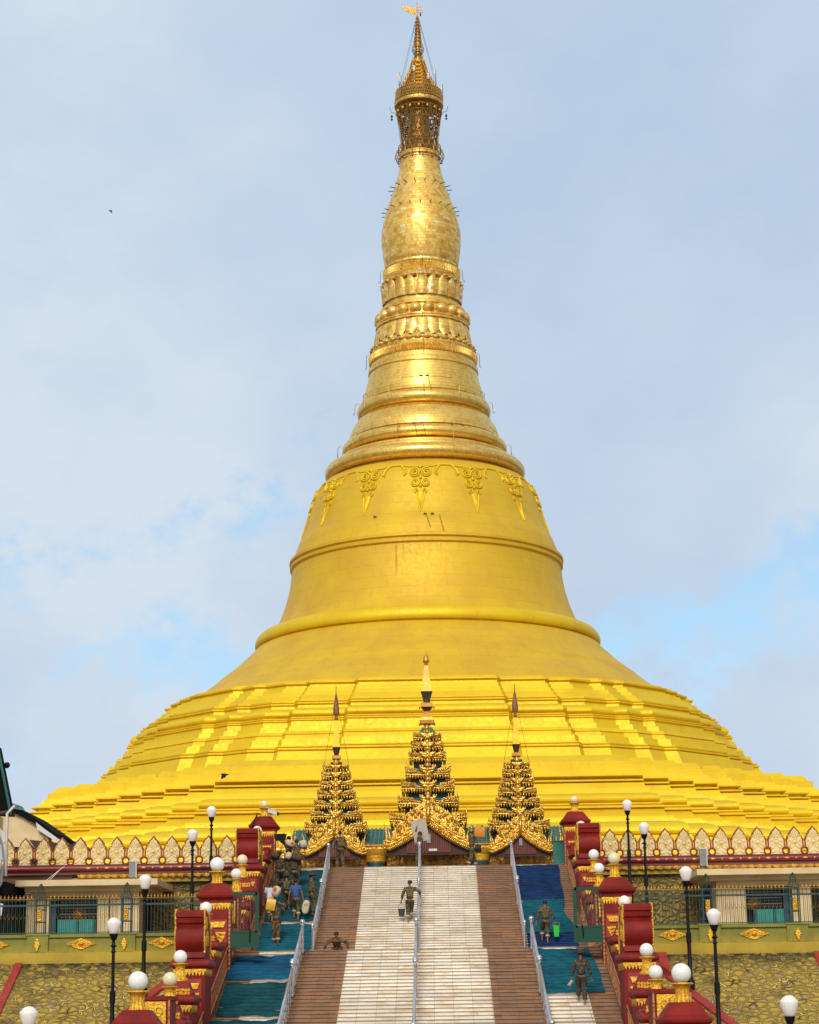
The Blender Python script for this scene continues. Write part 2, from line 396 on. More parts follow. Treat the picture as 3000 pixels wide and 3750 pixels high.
# painted rubble wall with ribbon pointing
def rubble(name, stone, stone2, ribbon, gap, sc_=(1., 1., 1.6), top=None):
    m, t, b = nodes(name)
    g = t.nodes.new('ShaderNodeNewGeometry').outputs['Position']
    nz = t.nodes.new('ShaderNodeTexNoise'); nz.inputs['Scale'].default_value = 1.6; nz.inputs['Detail'].default_value = 3; t.links.new(g, nz.inputs['Vector'])
    mixv = t.nodes.new('ShaderNodeMix'); mixv.data_type = 'VECTOR'; mixv.inputs[0].default_value = .22
    t.links.new(g, mixv.inputs[4]); t.links.new(nz.outputs['Color'], mixv.inputs[5])
    mp_ = t.nodes.new('ShaderNodeMapping'); mp_.inputs['Scale'].default_value = sc_; t.links.new(mixv.outputs[1], mp_.inputs[0])
    def vor(f):
        v = t.nodes.new('ShaderNodeTexVoronoi'); v.feature = f; v.inputs['Scale'].default_value = 3.7; t.links.new(mp_.outputs[0], v.inputs['Vector']); return v
    de = vor('DISTANCE_TO_EDGE').outputs['Distance']; cell = vor('F1').outputs['Color']
    cs = t.nodes.new('ShaderNodeSeparateColor'); t.links.new(cell, cs.inputs[0])
    c = rgb(t, stone, stone2, cs.outputs[0])
    c = rgb(t, c, (.38, .25, .16), math_(t, 'MULTIPLY', math_(t, 'GREATER_THAN', cs.outputs[1], .88), .6))
    gp = rng(t, de, .05, .115, 1, 0)
    c = rgb(t, c, gap, math_(t, 'MULTIPLY', gp, rng(t, noise(t, g, 1.3, 3), .38, .56, .55, 1)))
    rb = rng(t, de, .03, .048, 1, 0)
    c = rgb(t, c, ribbon, math_(t, 'MULTIPLY', rb, rng(t, noise(t, g, 1.1, 2), .34, .42)))
    st = noise(t, g, .5, 7, .68)
    c = rgb(t, c, (.035, .032, .018), rng(t, st, .54, .72, 0, .85))
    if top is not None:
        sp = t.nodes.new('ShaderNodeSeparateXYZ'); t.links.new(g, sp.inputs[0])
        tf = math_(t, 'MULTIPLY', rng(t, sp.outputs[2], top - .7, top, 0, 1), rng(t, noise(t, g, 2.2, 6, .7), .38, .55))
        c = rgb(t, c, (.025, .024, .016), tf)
    t.links.new(c, b.inputs['Base Color']); b.inputs['Roughness'].default_value = .85
    h = math_(t, 'ADD', math_(t, 'MULTIPLY', rng(t, de, .0, .25), 1.), math_(t, 'MULTIPLY', rb, .9))
    bump(t, b, math_(t, 'ADD', h, math_(t, 'MULTIPLY', noise(t, g, 9, 4), .25)), 1., .12)
    return m
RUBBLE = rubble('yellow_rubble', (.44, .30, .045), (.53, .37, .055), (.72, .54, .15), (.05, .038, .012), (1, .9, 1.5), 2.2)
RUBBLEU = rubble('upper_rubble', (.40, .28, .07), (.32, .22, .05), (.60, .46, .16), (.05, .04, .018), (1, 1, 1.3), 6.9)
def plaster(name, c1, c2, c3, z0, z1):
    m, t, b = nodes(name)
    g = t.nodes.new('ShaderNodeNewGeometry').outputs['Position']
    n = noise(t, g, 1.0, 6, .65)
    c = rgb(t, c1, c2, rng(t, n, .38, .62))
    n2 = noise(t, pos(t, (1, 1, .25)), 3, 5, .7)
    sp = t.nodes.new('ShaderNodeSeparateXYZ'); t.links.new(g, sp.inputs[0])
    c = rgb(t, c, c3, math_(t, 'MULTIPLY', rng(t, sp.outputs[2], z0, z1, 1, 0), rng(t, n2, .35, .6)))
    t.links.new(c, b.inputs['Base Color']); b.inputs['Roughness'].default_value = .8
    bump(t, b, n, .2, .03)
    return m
GREENW = plaster('green_parapet_plaster', (.20, .20, .035), (.28, .27, .055), (.42, .31, .03), 2.65, 2.95)
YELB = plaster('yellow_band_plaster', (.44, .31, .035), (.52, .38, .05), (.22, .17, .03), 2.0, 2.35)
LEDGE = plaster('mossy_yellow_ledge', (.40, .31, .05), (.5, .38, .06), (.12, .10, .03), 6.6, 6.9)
# people
def camo(name, c1, c2, c3):
    m, t, b = nodes(name)
    p = pos(t, obj=True)
    def sp(s, lo, hi):
        return rng(t, noise(t, p, s * .8, 3, .6), lo, hi)
    c = rgb(t, c1, c2, sp(9, .49, .52)); c = rgb(t, c, c3, sp(14, .56, .59)); c = rgb(t, c, (.32, .25, .12), sp(19, .63, .66))
    t.links.new(c, b.inputs['Base Color']); b.inputs['Roughness'].default_value = .85
    bump(t, b, noise(t, p, 12, 4), .5, .02)
    return m
CAMO = camo('camouflage_cloth', (.14, .11, .045), (.055, .048, .022), (.018, .013, .008))
CAMOB = camo('brown_camouflage_cloth', (.15, .095, .04), (.065, .042, .018), (.02, .013, .008))
CAMOG = camo('dull_camouflage_cloth', (.062, .052, .036), (.045, .036, .026), (.03, .024, .018))
SKIN = M('skin', (.26, .115, .065), .55, 0, .15, 8)
HAIR = M('black_hair', (.008, .007, .007), .6, 0, .2, 20)
BLUET = M('blue_shirt', (.035, .10, .30), .8, 0, .2, 5, .3)
WHITET = M('white_shirt', (.62, .63, .74), .8, 0, .12, 5, .3)
CUFF = M('pale_cuff', (.45, .40, .28), .85, 0, .2, 8)
HATM = M('olive_hat', (.06, .05, .022), .85, 0, .4, 14)
SACK = M('cream_sack', (.62, .53, .34), .8, 0, .2, 6, .5)
SACKR = M('sack_red_print', (.62, .08, .03), .7, 0, .2, 6)
SACKB = M('sack_blue_edge', (.07, .17, .45), .7, 0, .2, 6)
SACKD = M('brown_sack', (.10, .06, .035), .85, 0, .3, 6, .5)
YEL = M('yellow_plastic', (.72, .42, .03), .4, 0, .15, 4)
ORA = M('orange_plastic', (.68, .27, .02), .4, 0, .15, 4)
LIME = M('green_plastic', (.03, .60, .03), .35, 0, .1, 4)
BASIN = M('black_plastic', (.01, .018, .02), .3, 0, .1, 4)
BUCK = M('grey_bucket_plastic', (.035, .05, .06), .4, 0, .1, 4)
BOARD = M('grey_board', (.48, .43, .36), .8, 0, .12, 2)
# ================================================================ the great stupa
AX, AY = .27, 200.
def lathe_uv(name, prof, mat, parent, n=160, a0=0.):
    mb = MB(); vs = []; uv = []; fs = []
    l = 0.; rm = max(p[0] for p in prof)
    for i, (r, z) in enumerate(prof):
        if i: l += math.hypot(r - prof[i - 1][0], z - prof[i - 1][1])
        for k in range(n + 1):
            a = 2 * math.pi * k / n - math.pi / 2 + math.pi + a0
            vs.append((r * math.cos(a), r * math.sin(a), z)); uv.append((2 * math.pi * k / n * rm, l))
    for i in range(len(prof) - 1):
        for k in range(n):
            a = i * (n + 1) + k
            fs.append((a, a + 1, a + n + 2, a + n + 1))
    mb.v, mb.f, mb.m, mb.uv = vs, fs, [0] * len(fs), uv
    return mb.build(name, mat, parent, smooth=True, angle=38)
def arc(r, z0, z1, b, n=7, r1=None):                 # rolled moulding between heights z0..z1 bulging by b
    r1 = r if r1 is None else r1
    o = []
    for i in range(n + 1):
        t = i / n; a = math.pi * (t - .5)
        o.append((r + (r1 - r) * t + b * math.cos(a) ** .8, (z0 + z1) / 2 + (z1 - z0) / 2 * math.sin(a)))
    return o
st = thing('stupa', 'huge golden bell-shaped stupa with ringed neck and tall filigree spire', 'stupa', (AX, AY, 0))
# --- square and redented terraces
def mirror_plan(q):                                   # q: points (x,y) of one eighth, y towards the viewer
    h = q + [(y, x) for (x, y) in reversed(q) if abs(x - y) > 1e-6]
    full = h + [(x, -y) for (x, y) in reversed(h)]
    full = full + [(-x, y) for (x, y) in reversed(full)]
    pts = []
    for p in full:
        if not pts or math.hypot(p[0] - pts[-1][0], p[1] - pts[-1][1]) > 1e-5: pts.append(p)
    return [(x, -y) for (x, y) in pts]
def loft(name, plan, prof, mat, parent):
    mb = MB(); n = len(plan); vs = [(x * a, y * a, z) for (a, z) in prof for (x, y) in plan]; fs = []
    for i in range(len(prof) - 1):
        for k in range(n):
            k2 = (k + 1) % n
            if plan[k] == plan[k2]: continue
            fs.append((i * n + k, i * n + k2, (i + 1) * n + k2, (i + 1) * n + k))
    mb.add(vs, fs)
    return mb.build(name, mat, parent, smooth=True, angle=30)
q = [(0, 1.), (.235, 1.), (.247, .965), (.40, .965), (.413, .932), (.485, .932), (.555, .885), (.595, .885), (.64, .84), (.675, .84), (.757, .757)]
plan_u = mirror_plan(q)
q = [(0, 1.), (.482, 1.)]
st_ = .518 / 8
for i in range(8):
    q += [(.482 + st_ * i + .006, 1 - st_ * (i + 1)), (.482 + st_ * (i + 1), 1 - st_ * (i + 1))]
q = q[:2 + 8] if False else q
h = [p for p in q if p[0] <= p[1] + 1e-6]
plan_l = mirror_plan(h)
def steps(pts):                                       # list of (a,z) from bottom up; kinds baked in
    return pts
low = [(46.5, 7.3), (46.5, 9.6), (45.2, 9.7), (45.0, 11.6), (44.6, 11.65), (44.6, 11.9), (44.0, 11.95), (43.7, 12.7), (43.95, 12.75), (43.95, 12.95), (43.5, 13.0), (43.3, 13.3)]
low += arc(42.3, 13.34, 14.5, 1.1, 9, 41.3)
low += [(41.5, 14.52), (41.45, 14.75), (41.0, 14.78), (40.9, 14.98), (40.3, 15.0), (39.4, 15.75), (39.75, 15.8), (39.75, 15.95), (39.35, 15.98), (39.5, 16.08), (39.5, 16.2), (39.0, 16.25)]
low += arc(38.55, 16.25, 17.08, .92, 9, 37.9)
low += [(38.0, 17.1), (37.75, 17.55), (37.3, 17.6), (36.95, 18.05), (36.6, 18.1), (37.0, 18.2), (37.0, 18.32), (36.2, 18.36), (36.3, 18.48), (36.9, 18.62), (36.9, 18.76), (36.2, 18.8), (35.5, 19.45), (35.15, 19.5), (34.6, 20.0), (34.3, 20.05), (33.7, 20.6), (30, 20.75)]
low = [(a if z > 20 else a * (.975 + .025 * max(0, (z - 19.2) / .8)), z) for a, z in low]
loft('lower_terraces', plan_l, low, GOLD, st)
up = [(32.2, 20.4), (31.6, 21.72), (31.4, 21.75), (31.62, 21.85), (31.62, 22.0), (31.3, 22.03), (31.45, 22.1), (31.45, 22.2), (31.05, 22.24), (30.85, 22.85), (30.4, 22.9), (30.2, 23.3), (30.3, 23.35), (30.1, 23.62), (29.75, 23.65), (29.6, 24.1), (29.3, 24.15), (29.2, 24.6), (29.35, 24.66), (29.35, 24.76), (29.1, 24.8), (29.2, 24.86), (29.2, 24.96), (28.75, 25.0)]
up += arc(28.5, 25.02, 25.87, .78, 9, 27.95)
up += [(28.0, 25.9), (27.9, 26.2), (28.1, 26.26), (28.1, 26.38), (27.75, 26.42), (27.9, 26.5), (27.9, 26.62), (27.5, 26.66), (27.1, 27.15), (26.8, 27.2), (26.6, 27.55), (26.3, 27.6), (26.1, 28.0), (25.75, 28.05), (25.65, 28.35), (25.9, 28.42), (25.9, 28.55), (25.5, 28.6), (25.3, 28.82), (23, 28.95)]
loft('upper_terraces', plan_u, up, GOLD, st)
# --- dome and bell
dome = [(24.6, 28.9), (24.1, 29.3), (23.5, 29.85), (22.3, 30.8), (21.0, 31.85), (20.95, 31.95), (19.9, 32.75), (18.7, 33.75), (18.65, 33.85), (17.9, 34.55), (17.2, 35.3), (16.9, 35.45)]
o = lathe_uv('dome', dome, GOLDB, st)
o = lathe_uv('dome_moulding', [(16.9, 35.4), (17.15, 35.45)] + arc(16.95, 35.5, 36.9, .62, 10, 16.3) + [(16.0, 37.0), (15.5, 37.05)], GOLD, st)
bell = [(15.6, 37.0), (15.2, 37.5), (14.8, 38.4), (14.31, 39.73), (13.98, 40.9), (13.76, 42.04), (13.62, 43.3), (13.56, 43.6), (13.8, 43.68), (13.8, 43.95), (13.64, 44.0), (13.64, 44.15), (13.86, 44.22), (13.84, 44.48), (13.5, 44.6), (13.2, 45.5), (12.84, 46.4), (12.8, 46.44), (12.42, 47.4), (12.1, 48.3), (11.8, 49.6), (11.45, 50.7), (11.1, 51.45), (10.7, 52.1), (10.35, 52.5), (9.9, 52.7)]
lathe_uv('bell', bell, GOLDB, st)
ringm = [(9.9, 52.6), (9.75, 52.75), (9.8, 52.82), (9.5, 52.95)] + arc(9.35, 53.05, 54.65, 1.08, 12, 9.0) + [(9.0, 54.95), (8.75, 55.1), (8.75, 55.25), (8.45, 55.3), (8.1, 55.5), (7.9, 55.62)] + arc(7.75, 55.68, 57.05, .88, 11, 7.4) + [(7.75, 57.15), (7.7, 57.6), (7.45, 58.3), (7.0, 59.1), (6.75, 59.35), (6.85, 59.42), (6.7, 59.52), (6.35, 59.6)] + arc(6.15, 59.66, 61.15, .85, 11, 5.95) + [(6.2, 61.25), (6.25, 61.9), (6.0, 62.63), (5.75, 63.7), (5.6, 64.3), (5.72, 64.42), (5.72, 64.8), (5.55, 64.9), (5.4, 65.4), (5.35, 65.6)]
lathe_uv('ringed_neck', ringm, TILE2, st)
nk = [(5.3, 65.5), (5.3, 66.5), (5.35, 66.7), (5.1, 67.4), (4.85, 67.6), (4.8, 68.4), (4.72, 69.2), (4.9, 69.32), (4.9, 69.45), (4.75, 69.5), (4.75, 69.58), (4.85, 69.62), (4.85, 69.74), (4.5, 69.8), (4.42, 70.3), (4.32, 70.9), (4.52, 71.0), (4.52, 71.18), (4.25, 71.25), (4.3, 71.35), (4.25, 71.5), (3.95, 71.6), (3.9, 71.9), (4.08, 72.4), (4.15, 73.0), (4.05, 73.8), (3.85, 74.2), (3.95, 74.6), (4.0, 74.8), (3.8, 74.9), (3.8, 75.6), (3.95, 75.7), (4.0, 75.85), (3.8, 76.0), (3.76, 76.2)]
lathe_uv('lotus_neck', nk, TILE, st)
# fluted bands
def flutes(name, r, z0, z1, n, dr, r1=None):
    mb = MB(); vs = []; fs = []; r1 = r1 or r; m = n * 2
    rows = [(0, r, z0), (1, r + (r1 - r) * .15, z0 + (z1 - z0) * .12), (1, r + (r1 - r) * .85, z1 - (z1 - z0) * .15), (0, r1, z1)]
    for (k_, rr, z) in rows:
        for i in range(m):
            a = 2 * math.pi * i / m; q_ = rr + (dr * k_ if i % 2 else 0)
            vs.append((q_ * math.cos(a), q_ * math.sin(a), z))
    for j in range(3):
        for i in range(m):
            i2 = (i + 1) % m; fs.append((j * m + i, j * m + i2, (j + 1) * m + i2, (j + 1) * m + i))
    mb.add(vs, fs); mb.uv = [(math.atan2(v[1], v[0]) * 5 + 20, v[2]) for v in mb.v]; return mb.build(name, TILE2, st)
flutes('fluted_band', 5.42, 65.5, 66.3, 120, .2, 5.5)
flutes('fluted_band', 3.82, 74.85, 75.7, 84, .17, 3.95)
# lotus petal collars
def petals(name, n, r0, z0, r1, z1, w, tip, seed=0, up=True):
    mb = MB()
    for i in range(n):
        a = 2 * math.pi * (i + .5) / n + seed
        ca, sa = math.cos(a), math.sin(a)
        def P(rr, s, z): return (rr * ca - s * sa, rr * sa + s * ca, z)
        rows = 6; vs = []; fs = []
        for j in range(rows + 1):
            t = j / rows
            rr = r0 + (r1 - r0) * t + .06 * math.sin(math.pi * t) + (tip if j == rows else 0)
            z = z0 + (z1 - z0) * t
            ww = w * (1 - .55 * max(0, t - .7) / .3)
            for k, (f_, dr) in enumerate(((-1, -.10), (-.6, .03), (0, .05), (.6, .03), (1, -.10))):
                vs.append(P(rr + dr, f_ * ww, z + (.12 * (1 - abs(f_)) if j == rows else 0)))
        for j in range(rows):
            for k in range(4):
                a_ = j * 5 + k; fs.append((a_, a_ + 1, a_ + 6, a_ + 5))
        mb.add(vs, fs)
    mb.uv = [(math.atan2(v[1], v[0]) * 5, v[2]) for v in mb.v]
    return mb.build(name, TILE, st, smooth=True, angle=50)
petals('upturned_lotus', 22, 4.1, 72.0, 4.22, 74.0, .56, .14)
petals('downturned_lotus', 26, 4.78, 69.15, 5.1, 67.25, .60, .10)
mb = MB()
for i in range(36):
    a = 2 * math.pi * (i + .5) / 36; mb.lathe([(.02, -.26), (.36, -.16), (.5, 0), (.36, .14), (.02, .2)], (5.12 * math.cos(a), 5.2 * math.sin(a), 66.95), 10)
mb.uv = [(v[0] * 2, v[2]) for v in mb.v]; mb.build('lobed_collar', TILE, st, smooth=True)
mb = MB()
for i in range(30):
    a = 2 * math.pi * i / 30 + .1; mb.lathe([(.02, -.14), (.3, -.1), (.42, 0), (.25, .1), (.02, .14)], (4.02 * math.cos(a), 4.2 * math.sin(a), 74.1), 8)
mb.uv = [(v[0] * 2, v[2]) for v in mb.v]; mb.build('lobed_collar', TILE, st, smooth=True)
for i in range(21):
    a = -math.pi / 2 + 2 * math.pi * (i + .5) / 21
    mb = MB(); mb.ball((4.42 * math.cos(a), 4.42 * math.sin(a), 70.32), .64, 20); mb.uv = [(v[0] * 1.5, v[2] * 1.5) for v in mb.v]
    mb.build('gilded_ball', TILE, st, smooth=True)
bulb = [(3.7, 76.1), (3.85, 76.39), (3.92, 76.7), (4.03, 77.5), (4.14, 78.5), (4.2, 79.4), (4.15, 80.2), (4.0, 81.1), (3.76, 82.07), (3.43, 83.2), (3.05, 84.3), (2.66, 85.5), (2.34, 86.7), (2.14, 87.8), (2.05, 88.5), (2.2, 88.62), (2.2, 88.8), (2.1, 88.9), (2.12, 89.05), (1.8, 89.15)]
lathe_uv('banana_bud', bulb, TILE, st)
# short pegs sticking out of the bud and hooks on the rings
def pegs(name, z, r, n, l, off=0., parent=st):
    mb = MB()
    for i in range(n):
        a = 2 * math.pi * (i + off) / n
        mb.tube([(r * .97 * math.cos(a), r * .97 * math.sin(a), z), ((r + l) * math.cos(a), (r + l) * math.sin(a), z + .03)], .05, 5)
    return mb.build(name, DARKM, parent)
pegs('peg_row', 85.0, 2.83, 18, .55); pegs('peg_row', 82.3, 3.7, 22, .45, .5); pegs('peg_row', 88.2, 2.1, 12, .35, .3)
def hooks(z, r, w, h_, n, off=0.):
    for i in range(n):
        mb = MB()
        a = 2 * math.pi * (i + off) / n; c, s = math.cos(a), math.sin(a)
        pts = [(r, z), (r + w * .3, z + .35), (r + w, z + .1), (r + w + .05, z - h_), (r + w + .18, z - h_ - .1), (r + w + .2, z - h_ + .15)]
        mb.tube([(q_[0] * c, q_[0] * s, q_[1]) for q_ in pts], .035, 5)
        mb.build('iron_hook', HTI, st)
hooks(61.2, 6.6, .5, .9, 12, .02); hooks(66.5, 5.6, .25, 1.3, 12, .02); hooks(75.8, 4.0, .3, 1.1, 12, .05); hooks(56.6, 8.4, .5, 1.3, 10, .03)
# cables and their clamps lying on the rings
def cable(z, r, a0, a1, name='cable'):
    mb = MB()
    pts = [(r * math.cos(a0 + (a1 - a0) * i / 24), r * math.sin(a0 + (a1 - a0) * i / 24), z + .03 * math.sin(i * 1.7)) for i in range(25)]
    mb.tube(pts, .022, 5); mb.build(name, HTI, st)
cable(56.95, 8.02, R(-150), R(-55));  cable(62.4, 6.08, R(-110), R(-62))
for a, z, r in ((-97, 56.9, 8.1), (-70, 56.9, 8.1), (-62, 56.9, 8.1), (-90, 46.5, 12.9), (-87, 46.5, 12.9), (-112, 46.5, 12.9), (-92, 62.5, 6.1), (-86, 62.5, 6.1)):
    mb = MB(); mb.cbox((r * math.cos(R(a)), r * math.sin(R(a)), z), (.32, .14, .09)); mb.build('cable_clamp', DARKM, st)
for a, z0, z1, r0, r1 in ((-90.5, 56.8, 55.6, 8.4, 8.6), (-96, 56.8, 55.4, 8.4, 8.6), (-84, 46.4, 44.5, 13.0, 13.7), (-89.5, 46.4, 45.1, 13.0, 13.4), (-85, 62.3, 60.7, 6.2, 7.1), (-84, 75.2, 73.2, 4.05, 4.5)):
    mb = MB(); mb.tube([(r0 * math.cos(R(a)), r0 * math.sin(R(a)), z0), (r1 * math.cos(R(a + 1.5)), r1 * math.sin(R(a + 1.5)), z1)], .035, 5); mb.build('hanging_wire', HTI, st)
# filigree pendants round the shoulder of the bell
def bell_r(z):
    b = [p for p in bell]
    for i in range(len(b) - 1):
        if b[i][1] <= z <= b[i + 1][1]:
            t = (z - b[i][1]) / (b[i + 1][1] - b[i][1] + 1e-9); return b[i][0] + (b[i + 1][0] - b[i][0]) * t
    return b[-1][0]
def on_bell(a, s, z, off=.02):                        # a: base angle, s: sideways metres
    r = bell_r(z) + off
    aa = a + s / 11.8
    return (r * math.cos(aa), r * math.sin(aa), z)
def spiral(mb, a, cx, cz, r, turn, sgn, w=.10):
    pts = []; rad = []
    k = 22
    for i in range(k + 1):
        t = i / k; th = turn * t * 2 * math.pi
        rr = r * (1 - t * .86)
        pts.append(on_bell(a, cx + sgn * rr * math.cos(th + 1.2), cz + rr * math.sin(th + 1.2), .03 + .10 * t)); rad.append(w * (1 - .35 * t))
    mb.tube(pts, rad, 6)
def pendant(a):
    t_ = thing_part('pendant')
    mb = MB()
    for sgn in (1, -1):
        spiral(mb, a, sgn * .62, 51.0, .58, 2.2, sgn, .13); spiral(mb, a, sgn * .52, 49.85, .46, 2.1, sgn, .12); spiral(mb, a, sgn * .40, 49.0, .24, 1.6, -sgn, .08)
        pts = [(sgn * 2.95, 51.85), (sgn * 2.5, 51.95), (sgn * 2.0, 51.85), (sgn * 1.62, 51.35), (sgn * 1.45, 50.85), (sgn * 1.62, 50.7), (sgn * 1.75, 50.95)]
        mb.tube([on_bell(a, s, z, .04) for s, z in pts], [.10, .12, .14, .14, .13, .1, .06], 6)
        mb.tube([on_bell(a, s, z, .04) for s, z in ((0, 51.6), (sgn * .6, 51.75), (sgn * 1.2, 51.7), (sgn * 2.0, 51.9))], .09, 6)
        pts = [(sgn * .40, 48.85), (sgn * .30, 48.2), (sgn * .10, 47.2), (0, 46.75)]
        mb.tube([on_bell(a, s, z, .04) for s, z in pts], [.07, .08, .07, .03], 6)
    for z, r in ((51.2, .2), (50.4, .17), (49.5, .16), (51.6, .22)):
        c = on_bell(a, 0, z, .08); mb.ball(c, r, 8)
    rows = [(.36, 48.85), (.26, 48.2), (.12, 47.4), (.02, 46.8)]
    vs = []
    for w_, z in rows: vs += [on_bell(a, -w_, z, .01), on_bell(a, 0, z, .18), on_bell(a, w_, z, .01)]
    mb.add(vs, [(i * 3 + k, i * 3 + k + 1, i * 3 + k + 4, i * 3 + k + 3) for i in range(3) for k in range(2)])
    return mb.build('filigree_pendant', GOLD, st, smooth=True, angle=60)
def thing_part(n): return None
for i in range(14): pendant(R(-92) + 2 * math.pi * i / 14)
# --- the umbrella (hti)
def ring(mb, r, z, w, n=40, k=6):
    mb.tube([(r * math.cos(2 * math.pi * i / n), r * math.sin(2 * math.pi * i / n), z) for i in range(n + 1)], w, k, cap=False)
HTIB = gilt('gilt_brim', (.80, .50, .13), (.6, .34, .08), s=7, metal=.7, rough=.4)
lathe_uv('umbrella_core', [(1.75, 88.9), (1.7, 89.6), (1.35, 90.4), (1.4, 90.5), (1.4, 91.2), (1.2, 91.3), (1.25, 92.2), (1.05, 92.3), (1.1, 94.4), (.6, 96)], HTI, st, 32)
def basket_r(z): return 1.78 + .62 * ((z - 89.2) / 4.9) ** 1.6
mb = MB()
for z, w_ in ((89.3, .07), (90.1, .05), (91.0, .045), (91.9, .05), (92.8, .07), (93.5, .06), (94.1, .08)): ring(mb, basket_r(z), z, w_)
n_ = 18
zs = [89.3, 90.5, 91.7, 92.9, 94.2]
for i in range(n_):
    for j in range(4):
        for d in (-.5, .5):
            a = 2 * math.pi * (i + .5 * j) / n_; b = 2 * math.pi * (i + .5 * j + d) / n_
            z0, z1 = zs[j], zs[j + 1]; r0, r1 = basket_r(z0), basket_r(z1)
            mb.tube([(r0 * math.cos(a), r0 * math.sin(a), z0), (r1 * math.cos(b), r1 * math.sin(b), z1)], .042, 4)
    a = 2 * math.pi * i / n_
    mb.tube([(1.85 * math.cos(a), 1.85 * math.sin(a), 89.3), (2.42 * math.cos(a), 2.42 * math.sin(a), 94.2)], .03, 4)
mb.build('umbrella_lattice', HTI, st)
rb = random.Random(3)
mb = MB()
for i in range(330):                                   # small bells hung through the lattice
    a = rb.random() * 2 * math.pi; z = 89.6 + 4.6 * rb.random() ** .7; r = basket_r(z) * rb.uniform(.82, 1.03)
    mb.lathe([(.09, -.12), (.07, 0), (.02, .1)], (r * math.cos(a), r * math.sin(a), z), 5)
tag(mb.build('hanging_bells', DARKM, st), 'hundreds of tiny dark bells hung in the lattice', kind='stuff')
mb = MB()
for i in range(16):
    a = 2 * math.pi * i / 16; r = 2.38
    mb.lathe([(.13, -.3), (.16, -.12), (.1, .02), (.02, .12)], (r * math.cos(a), r * math.sin(a), 94.0), 8)
mb.build('rim_bells', SPIREB, st, smooth=True)
mb = MB(); vs = []; fs = []
rr = [(2.45, 94.45), (2.6, 94.5), (2.62, 94.9)]
mb.lathe([(2.4, 94.55), (2.6, 94.58), (2.64, 94.68), (2.62, 94.98), (2.58, 95.02), (2.4, 95.02)], (0, 0, 0), 64)
for z, w_ in ((95.15, .06), (95.5, .05), (95.85, .05), (96.25, .07)): ring(mb, 2.58 - (z - 95.1) * .12, z, w_, 64)
for i in range(64):
    for j in range(3):
        for d in (-.5, .5):
            a = 2 * math.pi * (i + .5 * (j % 2)) / 64; b = 2 * math.pi * (i + .5 * (j % 2) + d) / 64
            z0 = 95.1 + j * .37; z1 = z0 + .37; r0 = 2.58 - (z0 - 95.1) * .12; r1 = 2.58 - (z1 - 95.1) * .12
            mb.tube([(r0 * math.cos(a), r0 * math.sin(a), z0), (r1 * math.cos(b), r1 * math.sin(b), z1)], .035, 4, cap=False)
mb.build('umbrella_brim', HTIB, st, smooth=True, angle=40)
mb = MB(); mb.lathe([(2.3, 94.9), (2.42, 95.1), (2.3, 95.9), (2.0, 96.2)], (0, 0, 0), 48); mb.build('brim_lining', DARKM, st)
mb = MB(); tiers = [(1.98, 96.15), (1.66, 96.65), (1.36, 97.15), (1.1, 97.65), (.92, 98.15), (.78, 98.6), (.67, 99.05), (.57, 99.45), (.47, 99.85)]
for i, (r, z) in enumerate(tiers):
    z2 = tiers[i + 1][1] if i < 8 else 100.4
    mb.lathe([(r * .8, z), (r, z + .02), (r * 1.02, z + .12), (r * .93, z + .16), (r * .92, z + .34), (r * .98, z + .38), (r * .96, z + .44), (r * .7, z2)], (0, 0, 0), 40)
    m_ = max(10, int(r * 22))
    for k in range(m_):
        a = 2 * math.pi * k / m_; mb.lathe([(.05, 0), (.05, .12), (.01, .26)], (r * .99 * math.cos(a), r * .99 * math.sin(a), z + .4), 4)
mb.build('umbrella_cone', HTIB, st, smooth=True, angle=35)
mb = MB()
for k in range(6):                                      # scroll leaf ornaments up the front and around
    a = -math.pi / 2 + k * math.pi / 3
    for j in range(7):
        z = 96.6 + j * .52; r = 1.85 - j * .24 if j < 5 else .75 - (j - 5) * .14; s_ = .42 - j * .035
        for sg in (1, -1):
            pts = [((r + .06 * q_) * math.cos(a + sg * s_ * u / max(r, .5)), (r + .06 * q_) * math.sin(a + sg * s_ * u / max(r, .5)), z + v) for u, v, q_ in ((0, -.2, 1), (.5, 0, 2), (1, .1, 2), (.9, .35, 1), (.5, .3, 2))]
            mb.tube(pts, [.09, .1, .08, .06, .03], 5)
        mb.ball(((r + .12) * math.cos(a), (r + .12) * math.sin(a), z), .14, 6)
mb.build('scroll_leaf_ornament', GILTP, st, smooth=True)
lathe_uv('spirelet', [(.42, 100.2), (.36, 100.5), (.44, 100.55), (.34, 100.7), (.4, 100.75), (.3, 101.2), (.26, 101.6), (.36, 101.7), (.34, 102.3), (.26, 102.9), (.2, 103.5), (.12, 104.2), (.12, 105.1), (.17, 105.2), (.05, 105.5), (.04, 106.9)], HTI, st, 16)
mb = MB()
for z, r in ((101.0, .42), (101.15, .6), (101.5, .62), (101.9, .5), (102.3, .42), (102.7, .34), (103.1, .3), (103.4, .3), (103.8, .24), (104.2, .26), (104.6, .2), (105.0, .17)):
    ring(mb, r, z, .035, 16, 4)
for i in range(10):
    a = 2 * math.pi * i / 10
    mb.tube([(r * math.cos(a), r * math.sin(a), z) for z, r in ((100.7, .36), (101.15, .6), (101.5, .62), (102.3, .42), (103.4, .28), (105.2, .14))], .024, 4)
for z, r in ((103.4, .34), (103.75, .3), (104.15, .28), (104.55, .24)):
    for i in range(8):
        a = 2 * math.pi * i / 8; mb.tube([(r * .6 * math.cos(a), r * .6 * math.sin(a), z), (r * 1.3 * math.cos(a), r * 1.3 * math.sin(a), z + .1)], .03, 4)
mb.build('spirelet_cage', HTI, st)
mb = MB()
